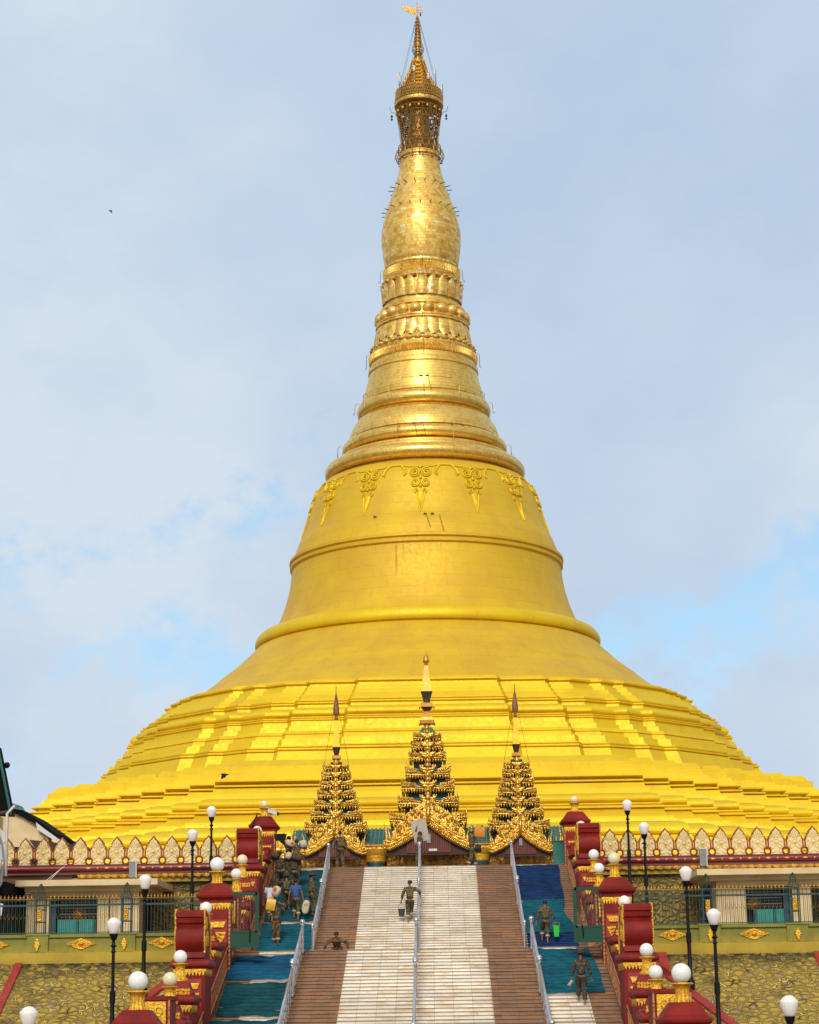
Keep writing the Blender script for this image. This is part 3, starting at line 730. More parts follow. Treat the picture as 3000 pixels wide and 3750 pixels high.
for i in range(8):
    a = R(22) + 2 * math.pi * i / 8; mb.tube([(.15 * math.cos(a), .15 * math.sin(a), 105.1), (2.25 * math.cos(a), 2.25 * math.sin(a), 96.4)], .014, 4)
mb.build('guy_wires', DARKM, st)
for i in range(10):
    a = 2 * math.pi * (i + .25) / 10; r = 2.62 if i % 2 == 0 else 2.1; z = 95.2 if i % 2 == 0 else 96.3
    mb = MB(); x, y = r * math.cos(a), r * math.sin(a)
    mb.tube([(x, y, z), (x, y, z + 2.3)], .04, 5); mb.ball((x, y, z + .9), .08, 6)
    fl = mb.build('pennant_pole', DARKM, st)
    mb = MB(); mb.prism([(x, z + 2.3), (x - .32, z + 2.2), (x - .14, z + 2.05), (x - .34, z + 1.9), (x - .14, z + 1.78), (x - .3, z + 1.6), (x, z + 1.68)], y - .02, y + .02)
    mb.build('pennant', WHITEP, fl)
mb = MB()
for zc, rc, q_ in ((89.75, 2.35, .45), (88.9, 2.6, .55)):
    for i in range(20):
        a = 2 * math.pi * (i + .5 * (zc > 89)) / 20; c, s = math.cos(a), math.sin(a)
        pts = [(rc - .35 + q_ * math.cos(t) * .62, zc + q_ * math.sin(t)) for t in [math.pi * (.62 - 1.24 * k / 9) for k in range(10)]]
        mb.tube([(p[0] * c, p[0] * s, p[1]) for p in pts], .045, 4)
    ring(mb, rc - .3, zc + q_ * .9, .05); ring(mb, rc - .3, zc - q_ * .9, .05)
mb.build('crest_hoops', HTI, st)
for sg in (-1, 1):
    mb = MB(); x = sg * 2.5
    mb.tube([(x, -.2, 93.9), (x + sg * .45, -.2, 94.0), (x + sg * .62, -.2, 94.6)], .03, 5); mb.lathe([(.12, -.2), (.1, 0), (.02, .12)], (x + sg * .42, -.2, 93.6), 8)
    mb.lathe([(.02, -.2), (.13, -.02), (.03, .12)], (x + sg * .42, -.2, 93.2), 8)
    mb.build('side_bell', DARKM, st)
vane = thing('weather_vane', 'gilded banner-shaped vane at the very tip of the spire', 'weather vane', (AX, AY, 105.9))
mb = MB()
mb.prism([(-.15, -.28), (-.7, -.18), (-1.2, .15), (-1.75, .62), (-1.2, .70), (-.75, .45), (-.4, .42), (-.15, .55)], -.05, .05)
mb.build('banner', gilt('vane_gold', (.75, .33, .05), (.55, .2, .04), s=12), vane)
mb = MB(); mb.tube([(0, 0, -.5), (0, 0, 1.1)], .04, 6)
for x in (.12, .28, .42, .55): mb.tube([(x, 0, -.1), (x, 0, .75 - abs(x - .3))], .035, 5)
for z in (-.1, .2, .5): mb.tube([(-.15, 0, z), (.62, 0, z - .02)], .025, 5)
mb.build('cage', HTI, vane)
mb = MB(); mb.lathe([(.1, -.2), (.08, 0), (.02, .1)], (.35, 0, -.25), 8); mb.build('bell', DARKM, vane)
# ================================================================ ground and terraces (setting)
def plane(name, x0, x1, y0, y1, z, mat):
    mb = MB(); mb.add([(x0, y0, z), (x1, y0, z), (x1, y1, z), (x0, y1, z)], [(0, 1, 2, 3)])
    return tag(mb.build(name, mat), kind='structure')
plane('ground', -3000, 3000, -3000, 4000, -5, GROUND)
mb = MB(); mb.box(-90, 90, 106.0, 300, -4.9, 7.28); mb.box(-7.1, 7.1, 103.2, 106.0, -4.9, 7.28)
tag(mb.build('upper_terrace', CONC), kind='structure')
for s in (-1, 1):
    mb = MB(); x0, x1 = sorted((s * 8.9, s * 60)); mb.box(x0, x1, 83.2, 103.4, -4.9, 2.6)
    tag(mb.build('walkway', CONC), kind='structure')
# ================================================================ staircase
YT, ZT = 102.9, 7.3
N1, N2 = 38, 55
T1, H1 = (102.9 - 89.2) / N1, (7.3 - 2.6) / N1
H2 = .137; T2 = .452
def zst(y):
    if y >= YT: return ZT
    if y >= 89.2: return 2.6 + (y - 89.2) * H1 / T1
    if y >= 82.9: return 2.6
    return max(-5, 2.6 - (82.9 - y) * H2 / T2)
stair = thing('staircase', 'wide temple staircase with a white marble middle and brown stone sides', 'staircase', (0, 60, -5))
def P3(mb): mb.v = [(x, y - 60, z + 5) for x, y, z in mb.v]; return mb
def flight(x0, x1, name, mat):
    mb = MB()
    for i in range(N1):                                  # upper flight, step i from the top
        y = YT - T1 * i; z = ZT - H1 * i
        mb.box(x0, x1, y, y + T1 * 1.05, z - H1 - .02, z - .028)
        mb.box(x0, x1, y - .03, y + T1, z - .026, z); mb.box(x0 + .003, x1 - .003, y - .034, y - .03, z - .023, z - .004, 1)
    for i in range(N2):
        y = 82.9 - T2 * i; z = 2.6 - H2 * i
        mb.box(x0, x1, y, y + T2 * 1.05, z - H2 - .02, z - .03)
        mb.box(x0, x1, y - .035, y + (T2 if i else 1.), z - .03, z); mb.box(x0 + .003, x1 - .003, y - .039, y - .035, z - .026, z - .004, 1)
    mb.box(x0, x1, 83.8, 89.25, 2.4, 2.596)
    return P3(mb).build(name, [mat, NOSING_SHADE], stair)
flight(-2.8, 2.8, 'marble_steps', MARBLE)
for a, b in ((-4.72, -2.8), (2.8, 4.72)): flight(a, b, 'brown_steps', BROWNS)
for a, b in ((-6.35, -4.72), (4.72, 6.35)): flight(a, b, 'side_marble_steps', MARBLE)
for a, b in ((-7.4, -6.35), (6.35, 7.4)): flight(a, b, 'side_brown_steps', BROWNS)
mb = MB(); mb.prismx([(103, 7.0), (103, -4.9), (57.5, -4.9), (82.9, 2.3), (89.3, 2.3)], -7.38, 7.38)
P3(mb).build('stair_core', CONC, stair)
for x in (-4.72, 4.72):                                   # little white stone curb blocks under the rails
    mb = MB()
    for i in range(N1):
        y = YT - T1 * i; z = ZT - H1 * i; mb.box(x - .07, x + .07, y, y + T1, z - H1 - .04, z + .035)
    for i in range(26):
        y = 82.9 - T2 * i; z = 2.6 - H2 * i; mb.box(x - .07, x + .07, y, y + T2, z - H2 - .04, z + .035)
    P3(mb).build('curb_blocks', CREAMW if False else MARBLE, stair)
# ---------------------------------------------------------------- cloth sheets laid over the side steps
def stairpts(y0, y1):                                     # outline of the steps between two depths, from top to bottom
    o = []
    for i in range(N1 + 1):
        y = YT - T1 * i; z = ZT - H1 * i
        o += [(y - .03, z), (y - .02, z - H1 * .96)] if i < N1 else []
    o += [(89.1, 2.6), (82.9 - .03, 2.6)]
    for i in range(N2):
        y = 82.9 - T2 * i; z = 2.6 - H2 * i
        o += [(y - .03, z), (y - .02, z - H2 * .96)]
    return [p for p in o if y1 <= p[0] <= y0]
def sheet(name, label, mat, x0, x1, y0, y1, seed, ragged=.0, slack=.05):
    rn = random.Random(seed); pts = stairpts(y0, y1)
    P = []
    for i, p in enumerate(pts):
        P.append(p)
        if i < len(pts) - 1:
            q_ = pts[i + 1]
            for t in (.33, .67): P.append((p[0] + (q_[0] - p[0]) * t, p[1] + (q_[1] - p[1]) * t))
    nx = 26; vs = []; fs = []
    ph = [rn.uniform(0, 6.28) for _ in range(6)]
    for i, (y, z) in enumerate(P):
        u = i / len(P)
        xa = x0 + ragged * .3 * math.sin(i * .05 + ph[0]) * (1 if x0 > 0 else .3); xb = x1 - ragged * (.5 + .35 * math.sin(i * .035 + ph[1]) + .15 * math.sin(i * .11 + ph[2]))
        if x0 < 0: xa, xb = x0 + ragged * (.5 + .35 * math.sin(i * .035 + ph[1]) + .15 * math.sin(i * .11 + ph[2])), x1
        for k in range(nx + 1):
            t = k / nx; x = xa + (xb - xa) * t
            wv = math.sin(x * 2.3 + y * 1.9 + ph[2]) * math.sin(y * .9 - x * 1.1 + ph[3]) + .6 * math.sin(x * 5.1 - y * 3.7 + ph[4]) + .4 * math.sin(x * 9.3 + y * 4.4 + ph[5])
            lift = .03 + slack * (.55 + .5 * wv) + .02 * rn.random()
            vs.append((x, y - lift * .6, z + lift * .7))
    for i in range(len(P) - 1):
        for k in range(nx):
            a = i * (nx + 1) + k; fs.append((a, a + 1, a + nx + 2, a + nx + 1))
    mb = MB(); mb.add(vs, fs)
    o = mb.build(name, mat, None, smooth=True)
    o['label'] = label; o['category'] = 'cloth'; o['group'] = 'cloth sheets laid over the side stairs'
    return o
sheet('cloth_sheet', 'longest dark teal cloth sheet on the upper left side stairs under the carriers', CL_DARK, -7.25, -4.72, 102.4, 94.2, 1, .35)
sheet('cloth_sheet', 'blue-teal cloth sheet on the left stairs under the man with a yellow jerrycan', CL_TEAL, -7.2, -4.72, 93.7, 89.6, 2, .12)
sheet('cloth_sheet', 'wrinkled bright blue cloth sheet on the left stairs just below the landing', CL_BLUE, -7.3, -4.74, 82.3, 79.1, 3, .1, .08)
sheet('cloth_sheet', 'dark teal wrinkled cloth sheet low on the left stairs, second from the bottom edge', CL_DARK, -7.3, -4.74, 78.8, 74.35, 4, .12, .08)
sheet('cloth_sheet', 'lowest dark teal cloth sheet on the left stairs, cut by the bottom edge', CL_DARK, -7.3, -4.74, 74.1, 68.0, 5, .1, .07)
sheet('cloth_sheet', 'navy blue cloth sheet at the very top of the right side stairs', CL_NAVY, 4.72, 6.95, 102.8, 97.0, 6, .14)
sheet('cloth_sheet', 'torn teal cloth sheet on the right stairs behind the green gate', CL_TEAL, 4.72, 7.1, 97.1, 91.8, 7, .45)
sheet('cloth_sheet', 'dark navy cloth strip on the right stairs under the man with the green bucket', CL_NAVY, 4.72, 7.1, 92.0, 89.8, 8, .2)
sheet('cloth_sheet', 'teal cloth sheet on the right stairs just above the bare white steps', CL_TEAL, 4.74, 7.05, 82.6, 76.7, 9, .25, .07)
# ---------------------------------------------------------------- steel handrails
def rail(x, ya, yb, label, grp='steel handrails on the stairs', ball=True, mid=True):
    t = thing('handrail', label, 'handrail', (x, ya, zst(ya)), 0, grp)
    zr = lambda y: zst(y) - zst(ya)
    H = .98; top = []
    mb = MB(); mb.tube([(0, 0, H), (0, yb - ya, zr(yb) + H)], .052, 8); mb.build('top_rail', STEEL, t, smooth=True)
    for h_ in ((.35, .68) if mid else ()):
        mb = MB(); mb.tube([(0, -.02, h_), (0, yb - ya, zr(yb) + h_)], .024, 6); mb.build('lower_rail', STEEL, t, smooth=True)
    n = max(2, int(abs(yb - ya) / .95)); k = 0
    for i in range(n + 1):
        y = ya + (yb - ya) * i / n; e = i in (0, n)
        mb = MB(); r = .062 if e else .03
        z1 = zr(y) + (H + .12 if (e and ball) else H)
        mb.tube([(0, y - ya, zr(y) - .05), (0, y - ya, z1)], r, 8)
        if e: mb.lathe([(.09, 0), (.09, .03), (.06, .05)], (0, y - ya, zr(y)), 12)
        p = mb.build('post' if e else 'baluster', STEEL, t, smooth=True, angle=40)
        if e and ball and i == 0 or (e and ball and i == n):
            mb = MB(); mb.lathe([(.07, 0), (.085, .02), (.07, .04)], (0, y - ya, z1 - .06), 12); mb.ball((0, y - ya, z1 + .07), .105, 14)
            mb.build('ball_finial', STEEL, p, smooth=True)
    return t
for s, side in ((-1, 'left'), (0, 'middle'), (1, 'right')):
    x = s * 4.6 + (0 if s else -.02)
    rail(x, 102.7, 96.4, 'steel handrail on the topmost stretch of the %s line' % side, ball=True)
    rail(x, 96.15, 89.5, 'steel handrail running down to the landing on the %s line' % side)
    rail(x, 82.75, 77.2, 'steel handrail starting just below the landing on the %s line' % side)
    rail(x, 76.95, 69.5, 'lowest steel handrail, cut by the bottom edge, on the %s line' % side)
# ================================================================ red and gold balustrades
def globe_lamp(big, glass, d):
    t = thing('globe_lamp', 'x', 'lamp')
    return t
def make_globe(d, h, w, glass):                           # urn of height h and rim width w carrying a globe of diameter d; origin at the globe centre
    t = thing('globe_lamp', 'x', 'lamp')
    mb = MB(); n = 28; prof = [(w * .50, -h), (w * .52, -h * .93), (w * .50, -h * .84), (w * .36, -h * .80), (w * .39, -h * .62), (w * .33, -h * .5), (w * .30, -h * .42), (w * .31, -h * .22), (w * .38, -h * .1), (w * .5, -h * .04), (w * .47, 0)]
    vs = []; fs = []
    for j, (r, z) in enumerate(prof):
        for k in range(n):
            a = 2 * math.pi * k / n; f_ = 1 + (.07 * math.cos(a * 14) if 1 < j < 9 else (.09 * abs(math.cos(a * 7)) if j >= 9 else .03 * math.cos(a * 14)))
            vs.append((r * f_ * math.cos(a), r * f_ * math.sin(a), z - d * .47))
    for j in range(len(prof) - 1):
        for k in range(n): k2 = (k + 1) % n; fs.append((j * n + k, j * n + k2, (j + 1) * n + k2, (j + 1) * n + k))
    mb.add(vs, fs); mb.build('urn', GILTP, t, smooth=True, angle=50)
    mb = MB(); mb.ball((0, 0, 0), d / 2, 32); mb.build('glass_globe', glass, t, smooth=True)
    return t
# low relief pieces
def fringe(mb, x0, x1, y, z, h, n, mi=0, th=.03):         # saw-toothed gold fringe hanging down a front face
    mb.box(x0, x1, y - th, y, z - h * .4, z, mi)
    s_ = (x1 - x0) / n
    for i in range(n):
        a = x0 + s_ * i
        mb.prism([(a, z - h * .38), (a + s_, z - h * .38), (a + s_ / 2, z - h)], y - th, y, mi)
def fringe_side(mb, x, y0, y1, z, h, n, d):
    s_ = (y1 - y0) / n; xa, xb = sorted((x, x + d))
    mb.box(xa, xb, y0, y1, z - h * .4, z)
    for i in range(n):
        a = y0 + s_ * i
        mb.prismx([(a, z - h * .38), (a + s_, z - h * .38), (a + s_ / 2, z - h)], xa, xb)
def scrollwork(mb, x0, x1, z0, z1, y, seed, n=None, w=.022, mi=0):
    rn = random.Random(seed); W = x1 - x0; H_ = z1 - z0
    r = min(H_, W) * .24
    nx = max(2, int(W / (r * 2.0))); nz = max(1, int(H_ / (r * 2.0)))
    for i in range(nx):
        for j in range(nz):
            cx = x0 + W * (i + .5) / nx; cz = z0 + H_ * (j + .5) / nz; sg = 1 if (i + j) % 2 else -1; ph = rn.uniform(0, 6)
            pts = []
            for k in range(9):
                t = k / 8; rr = min(W / nx, H_ / nz) * .46 * (1 - .75 * t); a = ph + sg * t * 8
                pts.append((cx + rr * math.cos(a), y - .012 - .03 * t, cz + rr * math.sin(a)))
            mb.tube(pts, [w * 1.1] * 4 + [w * .9] * 3 + [w * .7] * 2, 5, mi)
def swag(mb, x0, x1, z0, z1, y, seed):                     # half-round gold panel of leaves
    cx = (x0 + x1) / 2; hw = (x1 - x0) / 2; n = 7
    poly = [(x0, z1), (x1, z1)] + [(cx + hw * .96 * math.cos(a), z1 - (z1 - z0) * math.sin(a)) for a in [math.pi * k / n for k in range(1, n)]]
    mb.prism(poly, y - .03, y)
    rn = random.Random(seed)
    for k in range(7):
        a = math.pi * (k + .5) / 7
        mb.tube([(cx, y - .05, z1 - .03), (cx + hw * .5 * math.cos(a), y - .09, z1 - (z1 - z0) * .55 * math.sin(a)), (cx + hw * .85 * math.cos(a), y - .04, z1 - (z1 - z0) * .9 * math.sin(a))], [.03, .045, .02], 5)
def pedestal_part(name, mb_parent, x, y0, y1, ztop, zbot, s, first=False, w0=7.16, w1=8.5):
    pass
def pier(y, zcap, zbase, label, big):
    # tall pier: shaft, moulded cap; origin at the base centre
    t = thing('pier', label, 'pier', (0, y, zbase), 0, 'tall red piers of the stair balustrades')
    H = zcap - zbase
    mb = MB(); mb.sq([(.56, 0), (.56, H - .78), (.60, H - .76), (.60, H - .70)]); mb.build('shaft', RED, t)
    mb = MB(); mb.sq([(.60, H - .70), (.62, H - .64), (.70, H - .60), (.74, H - .54), (.75, H - .47), (.71, H - .42), (.66, H - .40), (.62, H - .33), (.54, H - .22), (.44, H - .08), (.40, H - .03), (.36, H)])
    mb.build('cap', RED, t, smooth=True, angle=42)
    mb = MB(); fringe(mb, -.56, .56, -.56, H - .78, .28, 10); fringe_side(mb, -.56, -.56, .56, H - .78, .28, 9, -.03); fringe_side(mb, .56, -.56, .56, H - .78, .28, 9, .03)
    mb.build('gold_fringe', GILTP, t)
    mb = MB(); mb.box(-.46, .46, -.58, -.55, H - 2.45, H - 1.42); mb.build('recessed_panel', REDB, t)
    mb = MB()
    mb.prism([(-.42, H - 1.5), (.42, H - 1.5), (.34, H - 1.72), (-.34, H - 1.72)], -.66, -.58)
    swag(mb, -.42, .42, H - 2.38, H - 1.9, -.60, 3)
    mb.build('gold_relief', GILTP, t, smooth=True, angle=40)
    for x in (-.56, .56):
        mb = MB()
        k = int(H / .16)
        mb.box(x - .035, x + .035, -.585, -.54, 0, H - 1.05)
        for i in range(k - 6): mb.ball((x, -.6, .1 + i * .16), .04, 6)
        mb.build('gold_edge_bead', COPPER, t)
    return t
def scroll(y, z0, z1, label):
    # big red volute standing on its pedestal; seen from the front as stacked rolls
    t = thing('scroll_block', label, 'scroll', (0, y, z0), 0, 'red scroll blocks of the stair balustrades')
    H = z1 - z0; D = 1.9
    prof = [(-.62, 0), (-.70, .05), (-.66, .24)]
    o = []
    for k in range(9): a = -math.pi / 2 + math.pi * k / 8; o.append((-.62 - .20 * math.cos(a), .24 + H * .29 + H * .22 * math.sin(a)))
    prof += [(-.60, .24)] + o[1:]
    prof += [(-.64, H * .70), (-.72, H * .74), (-.75, H * .82), (-.70, H * .835), (-.76, H * .86), (-.76, H * .94), (-.66, H * .995), (-.40, H), (.3, H * .93), (.9, H * .72), (1.15, H * .4), (1.2, 0)]
    mb = MB(); mb.prismx([(p[0], p[1]) for p in prof], -.5, .5); mb.build('scroll', RED, t, smooth=True, angle=35)
    for s in (-1, 1):
        mb = MB()
        pts = [(s * .505, p[0] + .05, p[1]) for p in prof[2:]]
        mb.tube(pts, .035, 6)
        for i in range(len(pts) - 1):
            for u in (0, .5): mb.ball(tuple(pts[i][k] * (1 - u) + pts[i + 1][k] * u for k in range(3)), .05, 6)
        for k in range(3):
            c = ((-.2, H * .72), (.15, H * .4), (-.3, H * .35))[k]; r = (.28, .32, .2)[k]; q_ = []
            for j in range(16): a = j * .75; rr = r * (1 - j / 18); q_.append((s * .51, c[0] + rr * math.cos(a), c[1] + rr * math.sin(a)))
            mb.tube(q_, .035, 5)
        mb.build('gold_side_trim', GILTP, t)
    return t
def pedestal(y0, y1, ztop, zbot, label, relief=True, w=.56, hump=.42):
    # stepped balustrade pedestal with moulded top and gold relief; origin at its base
    yc = (y0 + y1) / 2; d = (y1 - y0) / 2 - .66 if False else (y1 - y0) / 2
    t = thing('pedestal', label, 'pedestal', (0, yc, zbot), 0, 'stepped pedestals of the stair balustrades')
    ztop -= hump; H = ztop - zbot; dy = d - w
    if hump:
        mb = MB(); mb.sq([(.46, H - .02), (.46, H + .06), (.40, H + .12), (.34, H + .30), (.31, hump + H - .02), (.28, hump + H + .01)]); mb.build('lamp_plinth', RED, t, smooth=True, angle=40)
        mb = MB(); scrollwork(mb, -.40, .40, H - .0, H + .2, -.47, 6, w=.03); mb.build('plinth_relief', GILTP, t)
    mb = MB(); mb.sq([(w - .10, 0), (w - .10, H - .30)], dy=dy); mb.build('body', RED, t)
    mb = MB(); mb.sq([(w - .10, H - .34), (w - .06, H - .3), (w + .03, H - .24), (w + .05, H - .16), (w + .02, H - .08), (w - .04, H - .03), (w - .04, H)], dy=dy)
    mb.build('moulding', RED, t, smooth=True, angle=42)
    mb = MB(); f_ = -(w - .10 + dy)
    fringe(mb, -(w - .1), w - .1, f_, H - .34, .24, 9)
    fringe_side(mb, -(w - .1), f_, -f_, H - .34, .24, max(3, int(d * 8)), -.03); fringe_side(mb, w - .1, f_, -f_, H - .34, .24, max(3, int(d * 8)), .03)
    mb.build('gold_fringe', GILTP, t)
    if relief and H > 1.3:
        mb = MB(); mb.box(-.42, .42, f_ - .03, f_ + .02, H - 1.75, H - .68); mb.build('recessed_panel', REDB, t)
        mb = MB(); mb.prism([(-.36, H - .82), (.36, H - .82), (.28, H - 1.02), (-.28, H - 1.02)], f_ - .09, f_ - .04)
        swag(mb, -.36, .36, H - 1.66, H - 1.15, f_ - .05, 2); mb.build('gold_relief', GILTP, t, smooth=True, angle=40)
    return t
def filigree(y0, y1, z0, z1, label):
    t = thing('carved_block', label, 'carved block', (0, (y0 + y1) / 2, z0), 0, 'gold filigree blocks behind the piers')
    H = z1 - z0; d = (y1 - y0) / 2
    mb = MB(); mb.box(-.56, .56, -d, d, 0, H - .12); mb.build('block', RED, t)
    mb = MB(); mb.box(-.62, .62, -d - .04, d + .04, H - .12, H); mb.build('top_slab', RED, t)
    mb = MB(); mb.box(-.46, .46, -d - .03, -d, H * .40, H - .16, 0); scrollwork(mb, -.45, .45, H * .41, H - .17, -d - .03, 9, w=.028)
    mb.box(-.46, .46, -d - .025, -d, 0, H * .34); scrollwork(mb, -.45, .45, .02, H * .33, -d - .025, 4, w=.026)
    mb.build('gold_filigree', GILTP, t, smooth=True, angle=50)
    for s in (-1, 1):
        mb = MB()
        for i in range(12):
            z = H * .02 + i * H / 13; mb.ball((s * .56, -d - .05, z), .05, 6)
        mb.box(s * .56 - .03, s * .56 + .03, -d - .05, -d, 0, H - .12); mb.build('gold_edge_bead', COPPER, t)
    return t
# the sloping wall the piers stand on, with its carved copper-coloured inner face
def wall_side(s, side):
    t = thing('balustrade_wall', 'sloping red balustrade wall with carved copper band, %s of the stairs' % side, 'balustrade', (s * 7.85, 70, -5))
    X = lambda x: (abs(x) - 7.85) * s
    def PX(poly, a, b_, name, mat, par=t):
        mb = MB(); x0, x1 = sorted((X(a), X(b_))); mb.prismx([(p[0] - 70, p[1] + 5) for p in poly], x0, x1); return mb.build(name, mat, par)
    h_ = 1.35
    PX([(103.3, 7.3 + h_), (89.2, 2.6 + h_ + .1), (84, 2.6 + h_ - .25), (82.9, 2.6 + h_ - .35), (57.4, -5 + h_), (57.4, -4.95), (103.3, -4.95)], 7.5, 8.35, 'wall_body', RED)
    for (ya, za, yb, zb) in ((103.0, 7.34, 94.4, 4.40), (94.1, 4.30, 89.2, 2.62), (89.2, 2.62, 82.9, 2.62), (82.6, 2.5, 73.4, -.26), (73.1, -.36, 59.5, -4.45)):
        PX([(ya, za - .05), (ya, za + .92), (yb, zb + .92), (yb, zb - .05)], 7.40, 7.5, 'stringer_panel', COPPER)
        for o_, w_ in ((.86, .05), (.06, .05)):
            mb = MB(); mb.tube([(X(7.385), ya - 70, za + 5 + o_), (X(7.385), yb - 70, zb + 5 + o_)], w_, 6); mb.build('stringer_moulding', COPPER, t)
        n = max(2, int(abs(ya - yb) / .62)); mb = MB()
        for i in range(n):
            u = (i + .5) / n; y = ya + (yb - ya) * u - 70; z = za + (zb - za) * u + 5
            sl = (zb - za) / (yb - ya)
            x0, x1 = sorted((X(7.392), X(7.36)))
            mb.prismx([(y - .26, z + .14 - sl * .26), (y + .04, z + .18 + sl * .04), (y + .26, z + .74 + sl * .26), (y - .06, z + .70 - sl * .06)], x0, x1)
        mb.build('leaf_relief', COPPER, t)
        PX([(ya, za + .92), (ya, za + 1.05), (yb, zb + 1.05), (yb, zb + .92)], 7.36, 7.62, 'stringer_cap', RED)
    return t
LS = {-1: 'left', 1: 'right'}
g_big = make_globe(.57, .84, .62, OPAL); g_sm = make_globe(.46, .58, .48, OPAL); g_smc = make_globe(.47, .58, .50, OPALC); g_top = make_globe(.36, .62, .52, OPALC)
first = {}
def put(proto, loc, label, grp):
    k = id(proto)
    if k not in first:
        first[k] = 1; proto.location = loc; proto['label'] = label; proto['group'] = grp; return proto
    return dup(proto, loc, label, group=grp)
for s in (-1, 1):
    side = LS[s]; X = s * 7.85; G = 'globe lamps on gold urns along the balustrades'
    wall_side(s, side)
    def mv(o): o.location.x = X; return o
    mv(pier(102.9, 9.87, 6.9, 'topmost red pier of the %s balustrade beside the stair head' % side, 0))
    mv(pier(80.9, 5.17, 1.6, 'red pier beside the landing on the %s, where the green gate hangs' % side, 1))
    mv(pier(59.85, .27, -5, 'nearest red pier at the bottom edge of the %s balustrade' % side, 1))
    put(g_top, (X, 102.9, 10.5), ('small cream globe lamp on top of the highest %s pier' % side) + (', beside a camera' if s < 0 else ''), G)
    if s < 0: put(g_big, (X, 80.9, 5.92), 'big white globe lamp on the pier beside the left landing', G)
    else: put(g_smc, (X, 80.9, 5.92), 'cream globe lamp on the pier beside the right landing', G)
    put(g_big, (X, 59.9, 1.08), 'largest white globe lamp at the bottom of the %s balustrade' % side, G)
    put(g_sm, (X, 98.8, 8.82), 'white globe lamp half hidden behind the upper %s scroll block' % side, G)
    put(g_sm if s > 0 else g_smc, (X, 91.3, 6.87), '%s globe lamp just below the upper %s scroll block' % ('white' if s > 0 else 'cream', side), G)
    put(g_sm, (X, 88.6, 6.07), 'white globe lamp above the gold carved block on the upper %s balustrade' % side, G)
    put(g_sm, (X, 77.1, 4.03), 'white globe lamp half hidden behind the lower %s scroll block' % side, G)
    put(g_sm, (X, 69.6, 2.03), 'white globe lamp just below the lower %s scroll block' % side, G)
    put(g_smc if s < 0 else g_sm, (X, 67.0, 1.25), '%s globe lamp right behind the gold carved block, low on the %s' % ('cream' if s < 0 else 'white', side), G)
    mv(scroll(94.4, 6.86, 8.5, 'upper red scroll block on the %s balustrade' % side)); mv(scroll(72.9, 2.03, 3.72, 'lower red scroll block on the %s balustrade' % side))
    mv(pedestal(93.6, 95.8, 6.86, 4.6, 'pedestal under the upper red scroll block, %s side' % side, w=.64, hump=0))
    mv(pedestal(72.1, 74.3, 2.03, -.6, 'pedestal under the lower red scroll block, %s side' % side, w=.64, hump=0))
    for (ya, yb, zt, zb, lb) in ((97.4, 99.9, 7.98, 5.4, 'tall plain pedestal below the topmost pier, %s side'), (90.5, 92.3, 6.05, 3.9, 'pedestal carrying the lamp under the upper scroll block, %s side'), (87.7, 89.5, 5.25, 2.7, 'pedestal with the lamp above the gold carved block, %s side'),
                                 (75.9, 78.3, 3.2, .6, 'pedestal just downhill of the landing pier, %s side'), (68.7, 70.6, 1.2, -1.6, 'pedestal carrying the lamp under the lower scroll block, %s side'), (66.0, 68.1, .42, -2.6, 'lowest stepped pedestal with a lamp, %s side')):
        mv(pedestal(ya, yb, zt, zb, lb % side))
    mv(filigree(83.6, 85.2, 3.0, 4.85, 'gold carved block behind the landing pier, %s side' % side))
    mv(filigree(62.6, 64.2, -2.2, .68, 'gold carved block behind the nearest pier, %s side' % side))
# security camera on the top left pier
t = thing('security_camera', 'white security camera clamped beside the top left globe lamp', 'camera', (-7.4, 102.4, 9.95))
mb = MB(); mb.box(-.22, .22, -.1, .1, .02, .22); mb.box(-.28, .26, -.13, .13, .22, .25); mb.v = [(x, y, z - x * .35) for x, y, z in mb.v]; mb.build('housing', WHITEP, t)
mb = MB(); mb.tube([(.22, 0, .04), (.32, 0, .0)], .085, 10); mb.build('lens', BLACK, t)
mb = MB(); mb.tube([(-.1, 0, -.1), (-.1, 0, .05)], .03, 6); mb.build('bracket', GREYP, t)
mb = MB(); mb.tube([(-8.14, 102.2, 10.0), (-8.25, 102.1, 9.7), (-8.4, 102.0, 9.3), (-8.5, 102.0, 8.9)], .03, 5)
tag(mb.build('cable', BLACK), 'thin black cable hanging over the cap of the top left pier', 'cable')
# ================================================================ green gates at the landing
def gate(s):
    t = thing('gate', 'open green metal gate with a solid lower panel, %s of the landing' % LS[s], 'gate', (s * 7.25, 80.2, 2.6))
    a, b_ = sorted((0, -s * 1.05)); x1 = -s * 1.05
    for (p0, p1, q0, q1, nm) in ((a, b_, 2.05, 2.17, 'top_bar'), (x1 - .07, x1 + .07, .05, 2.17, 'gate_post'), (a, b_, .62, .70, 'middle_bar')):
        mb = MB(); mb.box(p0, p1, -.04, .04, q0, q1); mb.build(nm, GREENP, t)
    mb = MB(); mb.box(a, b_, -.025, .025, .06, .62); mb.build('solid_panel', GREENP, t)
    mb = MB()
    for i in range(1, 8): x = x1 + s * 1.05 * i / 8; mb.tube([(x, 0, .7), (x, 0, 2.05)], .014, 5)
    if s > 0:
        for i in range(1, 9): mb.tube([(a, 0, .7 + .15 * i), (b_, 0, .7 + .15 * i)], .012, 5)
    mb.build('bars', IRONG, t)
    mb = MB(); mb.tube([(x1 + s * .25, -.06, .75), (x1 + s * .28, -.07, .5), (x1 + s * .27, -.07, .25)], .025, 5); mb.build('bolt_chain', BLACK, t)
gate(-1); gate(1)
